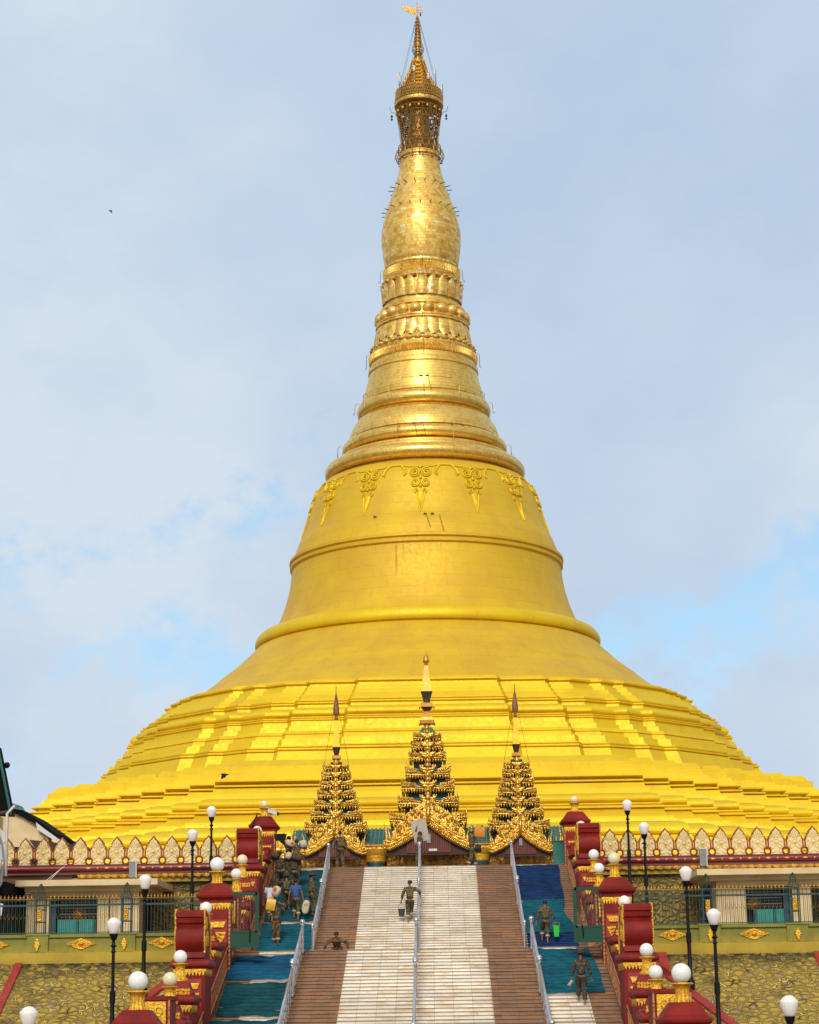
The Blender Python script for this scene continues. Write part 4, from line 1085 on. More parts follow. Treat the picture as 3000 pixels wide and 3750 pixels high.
# ================================================================ embankment of painted rubble
for s in (-1, 1):
    mb = MB(); x0, x1 = sorted((s * 8.35, s * 60))
    mb.prismx([(81.7, 2.2), (67.3, -5), (67.0, -5.1), (83.1, -5.1), (83.1, 2.2)], x0, x1)
    tag(mb.build('embankment_wall', RUBBLE), 'sloping yellow-painted rubble wall below the %s parapet' % LS[s], 'wall')
    def slope(pts, w_, label, x_off=0):
        mb = MB()
        for (xa, ya, xb, yb) in pts:
            za, zb = 2.2 - .5 * (81.7 - ya), 2.2 - .5 * (81.7 - yb)
            d = Vector((xb - xa, yb - ya)).normalized(); nrm = Vector((-d.y, d.x)) * w_ / 2
            q_ = [(xa + nrm.x, ya + nrm.y), (xa - nrm.x, ya - nrm.y), (xb - nrm.x, yb - nrm.y), (xb + nrm.x, yb + nrm.y)]
            v = [(x * 1., y, 2.2 - .5 * (81.7 - y) + h_) for h_ in (.1, -.05) for x, y in q_]
            mb.add(v, [(0, 1, 2, 3), (7, 6, 5, 4), (0, 4, 5, 1), (1, 5, 6, 2), (2, 6, 7, 3), (3, 7, 4, 0)])
        tag(mb.build('red_coping', REDB), label, 'coping')
    slope([(s * 9.0, 81.3, s * 12.4, 74.6), (s * 12.4, 74.7, s * 12.9, 74.3)] + ([(s * 12.8, 74.4, s * 30, 74.4)] if s > 0 else []), .34, 'red coping band running diagonally down the %s rubble wall' % LS[s])
    slope([(s * 15.75, 81.6, s * 15.75, 70)], .3, 'straight red band down the outer end of the %s rubble wall' % LS[s])
slope([(9.65, 81.7, 9.65, 79.8)], .36, 'short thick red band beside the right balustrade')
# ================================================================ parapet with gold lozenges
def lozenge(mb, x, y, z, hw, hh):
    k = 14; poly = []
    for i in range(4 * k):
        q_ = i // k; u = (i % k) / k
        a = [(hw, 0), (0, hh), (-hw, 0), (0, -hh)]
        p, r_ = a[q_], a[(q_ + 1) % 4]; px, pz = p[0] + (r_[0] - p[0]) * u, p[1] + (r_[1] - p[1]) * u
        f_ = 1 - .07 * (i % 2); poly.append((x + px * f_, z + pz * f_))
    mb.prism(poly, y - .05, y)
    for sc_ in (.72, .42):
        pts = [(x + hw * sc_, y - .06, z), (x, y - .06, z + hh * sc_), (x - hw * sc_, y - .06, z), (x, y - .06, z - hh * sc_), (x + hw * sc_, y - .06, z)]
        mb.tube(pts, .03, 5)
    mb.lathe([(.13, 0), (.13, .01)], (x, y - .06, z), 8); mb.ball((x, y - .07, z), .09, 8)
    for sg in (-1, 1):
        for i in range(5):
            u = .3 + .12 * i; mb.ball((x + sg * hw * u, y - .05, z + hh * (1 - u) * .35), .045, 6); mb.ball((x + sg * hw * u, y - .05, z - hh * (1 - u) * .35), .045, 6)
def drop(mb, x, y, z, hw, hh):
    for i in range(5):
        zz = z + hh * (.8 - .4 * i); w_ = hw * (.35, .8, 1., .7, .35)[i]
        mb.prism([(x, zz + hh * .3), (x + w_, zz + .02), (x + w_ * .5, zz - hh * .2), (x, zz - hh * .35), (x - w_ * .5, zz - hh * .2), (x - w_, zz + .02)], y - .05 - .008 * i, y)
for s in (-1, 1):
    t = thing('parapet', 'mossy green parapet wall with gold lozenges, %s of the landing' % LS[s], 'parapet', (s * 8.6, 82, 2.2))
    def PB(xa, xb, ya, yb, za, zb, name, mat):
        mb = MB(); x0, x1 = sorted((s * xa - s * 8.6, s * xb - s * 8.6)); mb.box(x0, x1, ya - 82, yb - 82, za - 2.2, zb - 2.2); return mb.build(name, mat, t)
    PB(8.5, 60, 82.0, 83.3, 2.62, 3.22, 'wall', GREENW)
    PB(8.5, 60, 81.9, 83.3, 3.22, 3.34, 'coping', GREENW)
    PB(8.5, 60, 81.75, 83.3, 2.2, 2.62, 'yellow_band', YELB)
    PB(8.5, 60, 81.92, 82.0, 2.62, 2.68, 'lower_moulding', GREENW)
    for i in range(4):
        x = 11.62 + 3.47 * i
        p = PB(x - .42, x + .42, 81.86, 82.0, 2.56, 3.30, 'pilaster', GREENW)
        PB(x - .33, x + .33, 81.84, 81.86, 2.64, 3.2, 'pilaster_panel', GREENW)
        mb = MB(); drop(mb, s * x - s * 8.6, 81.84 - 82, 2.94 - 2.2, .14, .22); mb.build('gold_drop', GILTP, t)
        PB(x - .46, x + .46, 81.82, 82.0, 3.3, 3.37, 'pilaster_cap', GREENW)
    for x in (10.15, 13.37, 16.85, 20.3):
        mb = MB(); lozenge(mb, s * x - s * 8.6, 0, 2.96 - 2.2, .60, .235); mb.build('gold_lozenge', GILTP, t, smooth=True, angle=30)
    # green fence with lantern posts on the parapet
    f = thing('fence', 'green iron fence with gold spear tips and lantern posts on the %s parapet' % LS[s], 'fence', (s * 8.6, 82.3, 3.34))
    pr = [11.62 + 3.47 * i for i in range(4)]
    mb = MB(); mt = MB(); x = 8.75; mb.cbox((s * 7.2, 0, .03), (14.3, .03, .02)); mt.cbox((s * 7.2, 0, 1.42), (14.3, .012, .012))
    while x < 23:
        if min(abs(x - p) for p in pr) > .28:
            X_ = s * x - s * 8.6; mb.tube([(X_, 0, .02), (X_, 0, 1.42)], .0125, 5)
            mt.lathe([(.01, 0), (.024, .06), (.01, .09), (.008, .15)], (X_, 0, 1.42), 5); mt.cbox((X_, 0, 1.49), (.07, .016, .014))
            if x > 12.0:
                mb.tube([(X_ + .07, 0, .02), (X_ + .07, 0, 1.12)], .007, 4)
        x += .135 if x < 11.5 else .155
    bars_ = mb.build('bars', IRONG, f); mt.build('spear_tips', DOTG, f)
    for z, r in ((.08, .02), (1.16, .045), (1.36, .015)):
        mb = MB(); mb.cbox((s * 7.2, 0, z), (14.2, r, r * 1.6)); mb.build('cross_bar', IRONG, f)
    for cx in (13.5, 16.9):
        mb = MB()
        for k in range(18):
            a = 2 * math.pi * k / 18; mb.tube([(s * cx - s * 8.6, -.03, .78), (s * cx - s * 8.6 + .27 * math.cos(a), -.03, .78 + .27 * math.sin(a))], .009, 4)
        for k in range(16):
            X_ = s * cx - s * 8.6 - 1.2 + k * .16; mb.tube([(X_, -.02, .62), (X_ + .08, -.02, .82), (X_ + .16, -.02, .62)], .008, 4)
        mb.build('wheel_ornament', HTI, f)
    for p in pr:
        lp = MB(); X_ = s * p - s * 8.6
        for dx in (-.19, .19):
            for dy in (-.19, .19): lp.cbox((X_ + dx, dy, .72), (.045, .045, 1.4))
        for z in (.05, .5, .98, 1.42): 
            for d_ in (-.19, .19):
                lp.cbox((X_, d_, z), (.42, .035, .04)); lp.cbox((X_ + d_, 0, z), (.035, .42, .04))
        for dx in (-.1, 0, .1): lp.tube([(X_ + dx, -.19, .02), (X_ + dx, -.19, 1.4)], .01, 4)
        po = lp.build('lantern_post', TEALD if p < 12 else IRONG, f)
        c_ = MB()
        for k in range(8):
            a = 2 * math.pi * k / 8
            c_.tube([(X_ + r * math.cos(a), r * math.sin(a), z) for r, z in ((.27, 1.42), (.20, 1.58), (.12, 1.64), (.13, 1.78), (.10, 1.9), (.01, 2.02))], .011, 4)
        c_.build('cage_dome', IRONG, po)
        g_ = MB(); g_.box(X_ - .085, X_ + .085, -.22, -.19, .52, .97); scrollwork(g_, X_ - .08, X_ + .08, .53, .96, -.22, 3, w=.02); g_.build('gold_plaque', GILTP, po)
# ================================================================ upper retaining wall, ledges, leaf battlement
for s in (-1, 1):
    t = thing('retaining_wall', 'tall rubble retaining wall under the leaf battlement, %s of the stairs' % LS[s], 'wall', (s * 9, 103.5, 2.6))
    def PB(xa, xb, ya, yb, za, zb, name, mat):
        mb = MB(); x0, x1 = sorted((s * xa - s * 9, s * xb - s * 9)); mb.box(x0, x1, ya - 103.5, yb - 103.5, za - 2.6, zb - 2.6); return mb.build(name, mat, t)
    PB(7.45, 60, 103.6, 105.99, 2.5, 6.75, 'rubble_face', RUBBLEU)
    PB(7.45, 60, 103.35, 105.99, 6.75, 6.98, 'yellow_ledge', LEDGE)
    PB(7.45, 60, 103.45, 105.99, 6.98, 7.27, 'wall_head', PLUM if s < 0 else LEDGE)
    if s < 0: PB(17.6, 23.2, 103.3, 103.6, 6.1, 7.2, 'plum_render', PLUM)
    mb = MB(); rn = random.Random(5 + s)
    x = 8.7
    while x < (17.4 if s < 0 else 30):                    # curling gold leaf course
        X_ = s * x - s * 9
        mb.lathe([(.02, -.14), (.2, -.1), (.24, 0), (.17, .1), (.02, .14)], (X_, -.3, 4.5), 8, sy=.5); mb.prism([(X_ - .24, 4.62), (X_ + .24, 4.62), (X_ + .2, 4.5), (X_ + .06, 4.36), (X_ - .1, 4.4), (X_ - .22, 4.5)], -.38, -.05)
        x += .42
    if s > 0 or True: mb.build('gold_leaf_course', gilt('orange_leaf_course' + str(s), (.80, .42, .04), (.5, .2, .03), s=8, metal=.2, rough=.5), t, smooth=True, angle=40)
    # battlement
    b = thing('battlement', 'row of cream lotus-leaf merlons edged in red along the %s terrace' % LS[s], 'battlement', (s * 9, 103.3, 7.25))
    X1 = 23 if s < 0 else 28
    def QB(xa, xb, ya, yb, za, zb, name, mat):
        mb = MB(); x0, x1 = sorted((s * xa - s * 9, s * xb - s * 9)); mb.box(x0, x1, ya, yb, za, zb); return mb.build(name, mat, b)
    x0_, x1_ = s * 7.45 - s * 9, s * X1 - s * 9
    mb = MB(); lo, hi = sorted((x0_, x1_))
    mb.prismx([(.3, 0), (-.12, 0), (-.12, .05), (-.2, .07), (-.25, .14), (-.26, .22), (-.22, .3), (-.15, .33), (-.15, .38), (.3, .38)], lo, hi)
    mb.build('red_cornice', REDS, b, smooth=True, angle=40)
    QB(7.45, X1, -.22, .3, -.1, -.02, 'dark_ledge', PLUM)
    P_ = .93; k = 0; leafm = MB(); x = 8.45 + (P_ * .25 if s > 0 else .4)
    dots = MB(); d2 = []
    while x < X1 - .5:
        X_ = s * x - s * 9
        half = [(.0, 1.62), (.10, 1.50), (.20, 1.40), (.28, 1.27), (.315, 1.14), (.38, 1.12), (.385, 1.03), (.43, 1.0), (.44, .93), (.44, .52)]
        hole = .155
        pr_ = [(.44, .52)] + [(.465 - hole * math.sin(a), .56 - .19 + hole * math.cos(a)) for a in [R(10 + 160 * i / 7) for i in range(8)]]
        full = half[:-1] + pr_ + [(.44, .20), (.44, .0)]
        outer = [(X_ + a, .38 + z - .2) for a, z in full] + [(X_ - a, .38 + z - .2) for a, z in reversed(full[1:])]
        mb = MB(); mb.prism([(px * 1., pz) for px, pz in outer if pz >= .379] , -.06, .12); m_ = mb.build('merlon_border', REDF, b)
        inn = []
        for (a, z) in full:
            inn.append((max(0, a * .845 - .004), z - (.095 if a < .3 else .06 if z > .5 else 0)))
        inn2 = [(X_ + a, .38 + z - .2) for a, z in inn] + [(X_ - a, .38 + z - .2) for a, z in reversed(inn[1:])]
        mb = MB(); mb.prism([p_ for p_ in inn2 if p_[1] >= .383], -.10, -.06)
        cx, cz = X_, .38 + .62
        mb.ball((cx, -.11, cz), .105, 12); mb.tube([(cx + .165 * math.cos(a), -.115, cz + .165 * math.sin(a)) for a in [math.pi * 2 * i / 12 for i in range(13)]], .03, 5)
        for sg in (-1, 1):
            for (ax, az, bx, bz, ccx, ccz, w_) in ((.05, .22, .17, .42, .12, .55, .035), (.10, .2, .25, .34, .33, .22, .03), (.13, -.03, .27, .10, .31, -.06, .03), (.05, -.2, .22, -.32, .32, -.22, .03), (.0, .25, .06, .45, .0, .62, .03), (.04, -.42, .2, -.52, .3, -.42, .028), (.2, -.08, .3, -.2, .2, -.26, .028)):
                mb.tube([(cx + sg * ax, -.105, cz + az), (cx + sg * bx, -.135, cz + bz), (cx + sg * ccx, -.105, cz + ccz)], [w_, w_ * 1.2, w_ * .6], 5)
        mb.build('merlon_relief', CREAM, m_, smooth=True, angle=40)
        mb = MB()                                          # ring round the opening between merlons
        hx = X_ + s * P_ / 2
        mb.tube([(hx + .17 * math.cos(a), -.08, .56 + .17 * math.sin(a)) for a in [math.pi * 2 * i / 16 for i in range(17)]], .055, 6)
        mb.box(hx - .055, hx + .055, -.07, .1, .70, 1.05)
        mb.build('opening_ring', REDF, b, smooth=True, angle=40)
        mb = MB()
        mb.tube([(hx + .17 * math.cos(a), -.12, .56 + .17 * math.sin(a)) for a in [math.pi * 2 * i / 12 for i in range(13)]], .007, 4); mb.box(hx - .034, hx + .034, -.074, -.068, .72, 1.05)
        for sg in (-1, 1): mb.tube([(X_ + sg * a * .95, -.066, .38 + z - .235) for a, z in half[:7]] + [(hx if sg * s > 0 else hx - s * P_, -.07, 1.0), (hx if sg * s > 0 else hx - s * P_, -.1, .6)], .005, 4)
        for i in range(12): a = math.pi * 2 * i / 12; mb.ball((hx + .17 * math.cos(a), -.125, .56 + .17 * math.sin(a)), .016, 4)
        for j in range(5):
            for sg in (-1, 1): mb.ball((hx + sg * .03, -.075, .74 + j * .07), .014, 4)
        for (a, z), (a2, z2) in zip(half[:6], half[1:7]):
            for u in (.25, .75):
                for sg in (-1, 1): mb.ball((X_ + sg * (a + (a2 - a) * u) * .95, -.07, .38 + z + (z2 - z) * u - .235), .014, 4)
        mb.build('dotted_edge', DOTG, b)
        if s > 0 or x < 17:
            mb = MB(); mb.lathe([(.02, -.05), (.1, -.03), (.14, 0), (.1, .03), (.02, .05)], (hx, -.26, .2), 10, sy=.25); mb.build('gold_stud', DOTG, b, smooth=True)
            mb = MB(); mb.ball((X_, -.245, .2), .055, 8); mb.build('gold_stud', DOTG, b, smooth=True)
        x += P_
    # rooms under the terrace with a cream canopy
    rx0, rx1 = (13.9, 30) if s > 0 else (13.2, 19.3)
    r_ = thing('shelter', 'cream concrete canopy with columns and teal doors under the %s terrace' % LS[s], 'shelter', (s * 16, 101, 2.6))
    def SB(xa, xb, ya, yb, za, zb, name, mat, par=r_):
        mb = MB(); x0, x1 = sorted((s * xa - s * 16, s * xb - s * 16)); mb.box(x0, x1, ya - 101, yb - 101, za - 2.6, zb - 2.6); return mb.build(name, mat, par)
    dz = 0 if s > 0 else -.05
    SB(rx0 - .7, rx1, 97.6, 103.55, 6.30 + dz, 6.58 + dz, 'canopy_slab', SLAB)
    SB(rx0 - .2, rx1 - .3, 98.4, 103.5, 6.08 + dz, 6.30 + dz, 'soffit_beam', SLAB)
    for xa, xb in ((rx0 + .35, rx0 + 1.75), ) + (((17.9, 18.8),) if s > 0 else ((15.0, 15.55), (17.9, 19.0))):
        SB(xa, xb, 98.9, 100.2, 2.6, 6.08, 'pillar', CREAMW)
    SB(rx0 + .35, rx1 - .3, 98.85, 99.1, 5.8, 6.07, 'lintel', SLAB)
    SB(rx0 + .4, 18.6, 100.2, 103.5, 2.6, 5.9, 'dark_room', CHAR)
    for xa, xb in (((16.1, 17.0), (17.03, 17.5)) if s > 0 else ((15.7, 16.5), (16.55, 17.55))):
        d_ = SB(xa, xb, 99.3, 99.38, 2.62, 4.75, 'teal_door', TEALB)
        SB(xa + .03, xa + .09, 99.26, 99.3, 2.62, 4.75, 'door_edge', TEALD, d_)
    SB(*((17.5, 17.9) if s > 0 else (17.6, 17.9)), 99.2, 99.4, 2.62, 5.8, 'door_frame', TEALD)
    for i in range(7): SB(15.2 if s > 0 else 15.6, 17.5, 99.6, 99.7, 4.85 + i * .14, 4.90 + i * .14, 'louvre', GREYP if i % 2 else DARKM)
    t2 = tag
# two floodlights on the upper ledge
def flood(x, z, h_, label):
    t = thing('floodlight', label, 'floodlight', (x, 103.0, z), 0, 'grey floodlights standing below the battlement')
    mb = MB(); mb.box(-.17, .17, -.06, .08, 0, h_); mb.v = [(a, b - c * .12, c) for a, b, c in mb.v]; mb.build('panel', GREYP, t)
    mb = MB(); mb.box(.17, .21, -.08, .1, -.02, h_ + .02); mb.box(-.19, .21, -.08, .1, h_, h_ + .04); mb.v = [(a, b - c * .12, c) for a, b, c in mb.v]; mb.build('frame', WHITEP, t)
    for dx in (-.13, .13):
        mb = MB(); mb.tube([(dx, .03, -.2), (dx, .03, .05)], .02, 5); mb.build('leg', DARKM, t)
flood(-14.5, 6.95, .78, 'grey floodlight panel below the left battlement'); flood(14.22, 7.1, .82, 'grey floodlight panel below the right battlement')
# ================================================================ lamp posts
lp = thing('street_lamp', 'x', 'lamp', (0, 0, 0), 0, 'black lamp posts with white cup lamps')
mb = MB(); prof = [(.13, -7), (.13, -4.35), (.15, -4.3), (.15, -4.0), (.12, -3.95), (.085, -3.9), (.075, -2.6), (.1, -2.58), (.1, -2.2), (.06, -2.17), (.055, -.9), (.1, -.88), (.06, -.82), (.055, -.72), (.12, -.68), (.06, -.62), (.05, -.5), (.1, -.44), (.13, -.34), (.155, -.29), (.15, -.26)]
mb.lathe(prof, (0, 0, 0), 14); mb.build('post', BLACK, lp, smooth=True, angle=50)
mb = MB(); mb.lathe([(.12, -.27), (.16, -.2), (.215, -.05), (.245, .09), (.25, .15), (.235, .17), (.21, .18), (.17, .235), (.10, .28), (.02, .30)], (0, 0, 0), 28); mb.build('lamp_shade', OPALW, lp, smooth=True, angle=50)
k = 0
for y, z, n_ in ((101.7, 10.04, 'farthest and tallest-standing'), (93.9, 8.2, 'second farthest'), (78.8, 5.13, 'middle'), (71.4, 3.16, 'second nearest'), (56.9, .1, 'nearest, bottom-edge')):
    for s in (-1, 1):
        lb = '%s black lamp post with a white cup lamp in the %s row' % (n_, LS[s])
        loc = (s * 10.4, y, z)
        if k == 0: lp.location = loc; lp['label'] = lb
        else: dup(lp, loc, lb)
        k += 1
# ================================================================ buildings and clutter on the left
b1 = thing('building', 'nearest house at the left edge with dark eaves and blue and white boards', 'building', (-19.5, 95, 2.6))
def bb(par, x0, x1, y0, y1, z0, z1, name, mat, o):
    mb = MB(); mb.box(x0 - o[0], x1 - o[0], y0 - o[1], y1 - o[1], z0 - o[2], z1 - o[2]); return mb.build(name, mat, par)
o1 = (-19.5, 95, 2.6)
bb(b1, -25, -19.72, 95.4, 96.4, 6.4, 9.4, 'wall', CREAMW, o1); bb(b1, -25, -19.3, 95.5, 100, 2.6, 6.35, 'dark_lower_wall', ROOFD, o1)
mb = MB(); mb.prism([(-19.0 + 19.5, 9.35 - 2.6), (-19.75 + 19.5, 12.6 - 2.6), (-20.4 + 19.5, 12.9 - 2.6), (-21.5 + 19.5, 9.5 - 2.6)], -.6, .6); mb.build('eaves', ROOFD, b1)
mb = MB(); mb.tube([(.56, -.66, 6.72), (-.19, -.66, 10.05), (-.3, -.66, 10.35)], .06, 6); mb.build('verge_board', TEAL, b1)
mb = MB(); mb.tube([(.45, -.7, 6.85), (.1, -.7, 6.8), (-1.5, -.7, 6.75)], .11, 8); mb.build('beam', BROWND, b1)
mb = MB(); mb.tube([(.75, -.75, 7.15), (.42, -.8, 6.78), (.46, -.8, 3.9)], .065, 8); mb.build('downpipe', WHITEP, b1, smooth=True)
mb = MB(); mb.ball((.12, .2, 9.15), .15, 12); mb.build('roof_finial', BLACK, b1, smooth=True)
for (p0, p1, p2, p3, m_, nm) in (((-.05, 6.2), (.3, 5.7), (.05, 5.4), (-.1, 5.8), WHITEP, 'loose_board'), ((-.2, 5.6), (.12, 5.3), (-.15, 3.2), (-.6, 3.6), PALEB, 'white_board'), ((-.5, 4.1), (.05, 4.3), (-.05, 3.4), (-.6, 3.3), BLUEB, 'blue_board'), ((-.6, 2.9), (.2, 2.7), (.15, 2.2), (-.4, 1.5), WHITEP, 'fallen_board'), ((-.5, 1.5), (.28, 1.2), (.12, .8), (-.6, 1.0), PALEB, 'lower_board')):
    mb = MB(); mb.prism([p0, p1, p2, p3], .0, .06); mb.build(nm, m_, b1)
mb = MB(); mb.tube([(-.25, -.1, 6.3), (.1, -.15, 5.4), (.22, -.15, 4.6), (.1, -.1, 3.6), (-.4, 0, 2.9)], .05, 6); mb.build('grey_hose', GREYP, b1)
for z in (5.0, 3.8): 
    mb = MB(); mb.box(-.9, -.18, .35, .42, z, z + .9); mb.build('window', CHAR, b1)
b2 = thing('building', 'cream house with a dark sagging roof behind the left end of the battlement', 'building', (-21, 112, 7.28))
o2 = (-21, 112, 7.28)
mb = MB(); mb.prism([(-5, 0), (-5, 4.4), (-1.7, 4.0), (-.9, 3.62), (.1, 3.0), (.55, 2.65), (.55, 0)], -.4, .6); mb.build('wall', CREAMW, b2)
mb = MB(); mb.prism([(-5.4, 5.2), (-1.55, 4.32), (-.9, 4.02), (.1, 3.35), (.95, 2.72), (2.45, 2.05), (2.45, 1.9), (.9, 2.5), (.1, 3.05), (-.9, 3.65), (-1.7, 4.0), (-5.4, 4.6)], -.7, 6); mb.build('roof', ROOFD, b2)
mb = MB(); mb.prism([(-1.7, 4.45), (-.95, 4.2), (-.8, 3.95), (-1.6, 4.1)], -.8, -.2); mb.build('ridge_tiles', ROOFT, b2)
mb = MB(); mb.prism([(-.1, 3.3), (.0, 2.9), (1.4, 2.0), (1.5, 2.14), (.5, 2.85)], -.78, -.7); mb.build('white_barge_board', WHITEP, b2)
mb = MB(); mb.prism([(-.3, 2.3), (2.2, 2.0), (2.95, 1.25), (.5, 1.15)], -1.4, -.9); mb.build('awning', BROWND, b2)
mb = MB(); mb.prism([(2.1, 2.05), (2.35, 2.0), (3.0, 1.2), (2.85, 1.2)], -1.5, -.85); mb.build('awning_edge', ROOFT, b2)
mb = MB()
for p in ([(-.35, -1.2, 2.2), (-.35, -1.2, 1.2), (.45, -1.2, 1.3), (-.3, -1.2, 2.1)], [(.1, -1.2, 2.25), (1.2, -1.2, 1.3)], [(.9, -1.2, 2.2), (1.8, -1.2, 1.3)]): mb.tube(p, .035, 5)
mb.build('awning_bracket', BROWND, b2)
for (xa, xb, za, zb) in ((-1.3, -.85, 1.0, 2.0), (-.7, -.05, .9, 1.6), (.7, 1.2, .2, 1.0)):
    f_ = bb(b2, xa - 21, xb - 21, 111.5, 111.62, za + 7.28, zb + 7.28, 'window', CHAR, o2)
mb = MB(); mb.box(-22, -18.6, 100.5, 103.4, 2.6, 6.3); tag(mb.build('lean_to', DARKM if False else ROOFD), 'dark lean-to shed behind the fence at the left edge', 'shed')
mb = MB(); mb.tube([(-20.2, 98, 5.0), (-18.6, 98.5, 6.1), (-17.4, 100, 7.35)], .018, 4)
tag(mb.build('wire', WHITEP), 'thin pale wire slanting up to the left end of the battlement, upper strand', 'wire')
mb = MB(); mb.tube([(-18.9, 98, 5.9), (-18.1, 98.5, 6.3), (-17.5, 100, 7.3)], .015, 4)
tag(mb.build('wire', WHITEP), 'thin pale wire slanting up to the left end of the battlement, lower strand', 'wire')
# birds
def bird(x, y, z, s, a, label):
    t = thing('bird', label, 'bird', (x, y, z), a, None, s)
    mb = MB(); mb.lathe([(.02, -.5), (.1, -.3), (.14, 0), (.1, .25), (.07, .38), (.09, .45), (.02, .62)], (0, 0, 0), 8); mb.v = [(z_, y_, x_) for x_, y_, z_ in mb.v]; mb.build('body', BLACK, t, smooth=True)
    for k in (-1, 1):
        mb = MB(); v = [(.25, 0, .04), (-.2, 0, .04), (-.3, k * .4, -.25), (-.1, k * .75, -.55), (.2, k * .5, -.15)]
        v2 = [(p[0], p[1], p[2] - .03) for p in v]; mb.add(v + v2, [(0, 1, 2, 3, 4), (9, 8, 7, 6, 5)] + [(i, (i + 1) % 5, 5 + (i + 1) % 5, 5 + i) for i in range(5)]); mb.build('wing', BLACK, t)
bird(-13.8, 140, 16.4, .55, R(20), 'black bird flying low in front of the golden terraces'); bird(-22.6, 140, 58.4, .28, R(160), 'tiny dark bird high in the sky at the left')
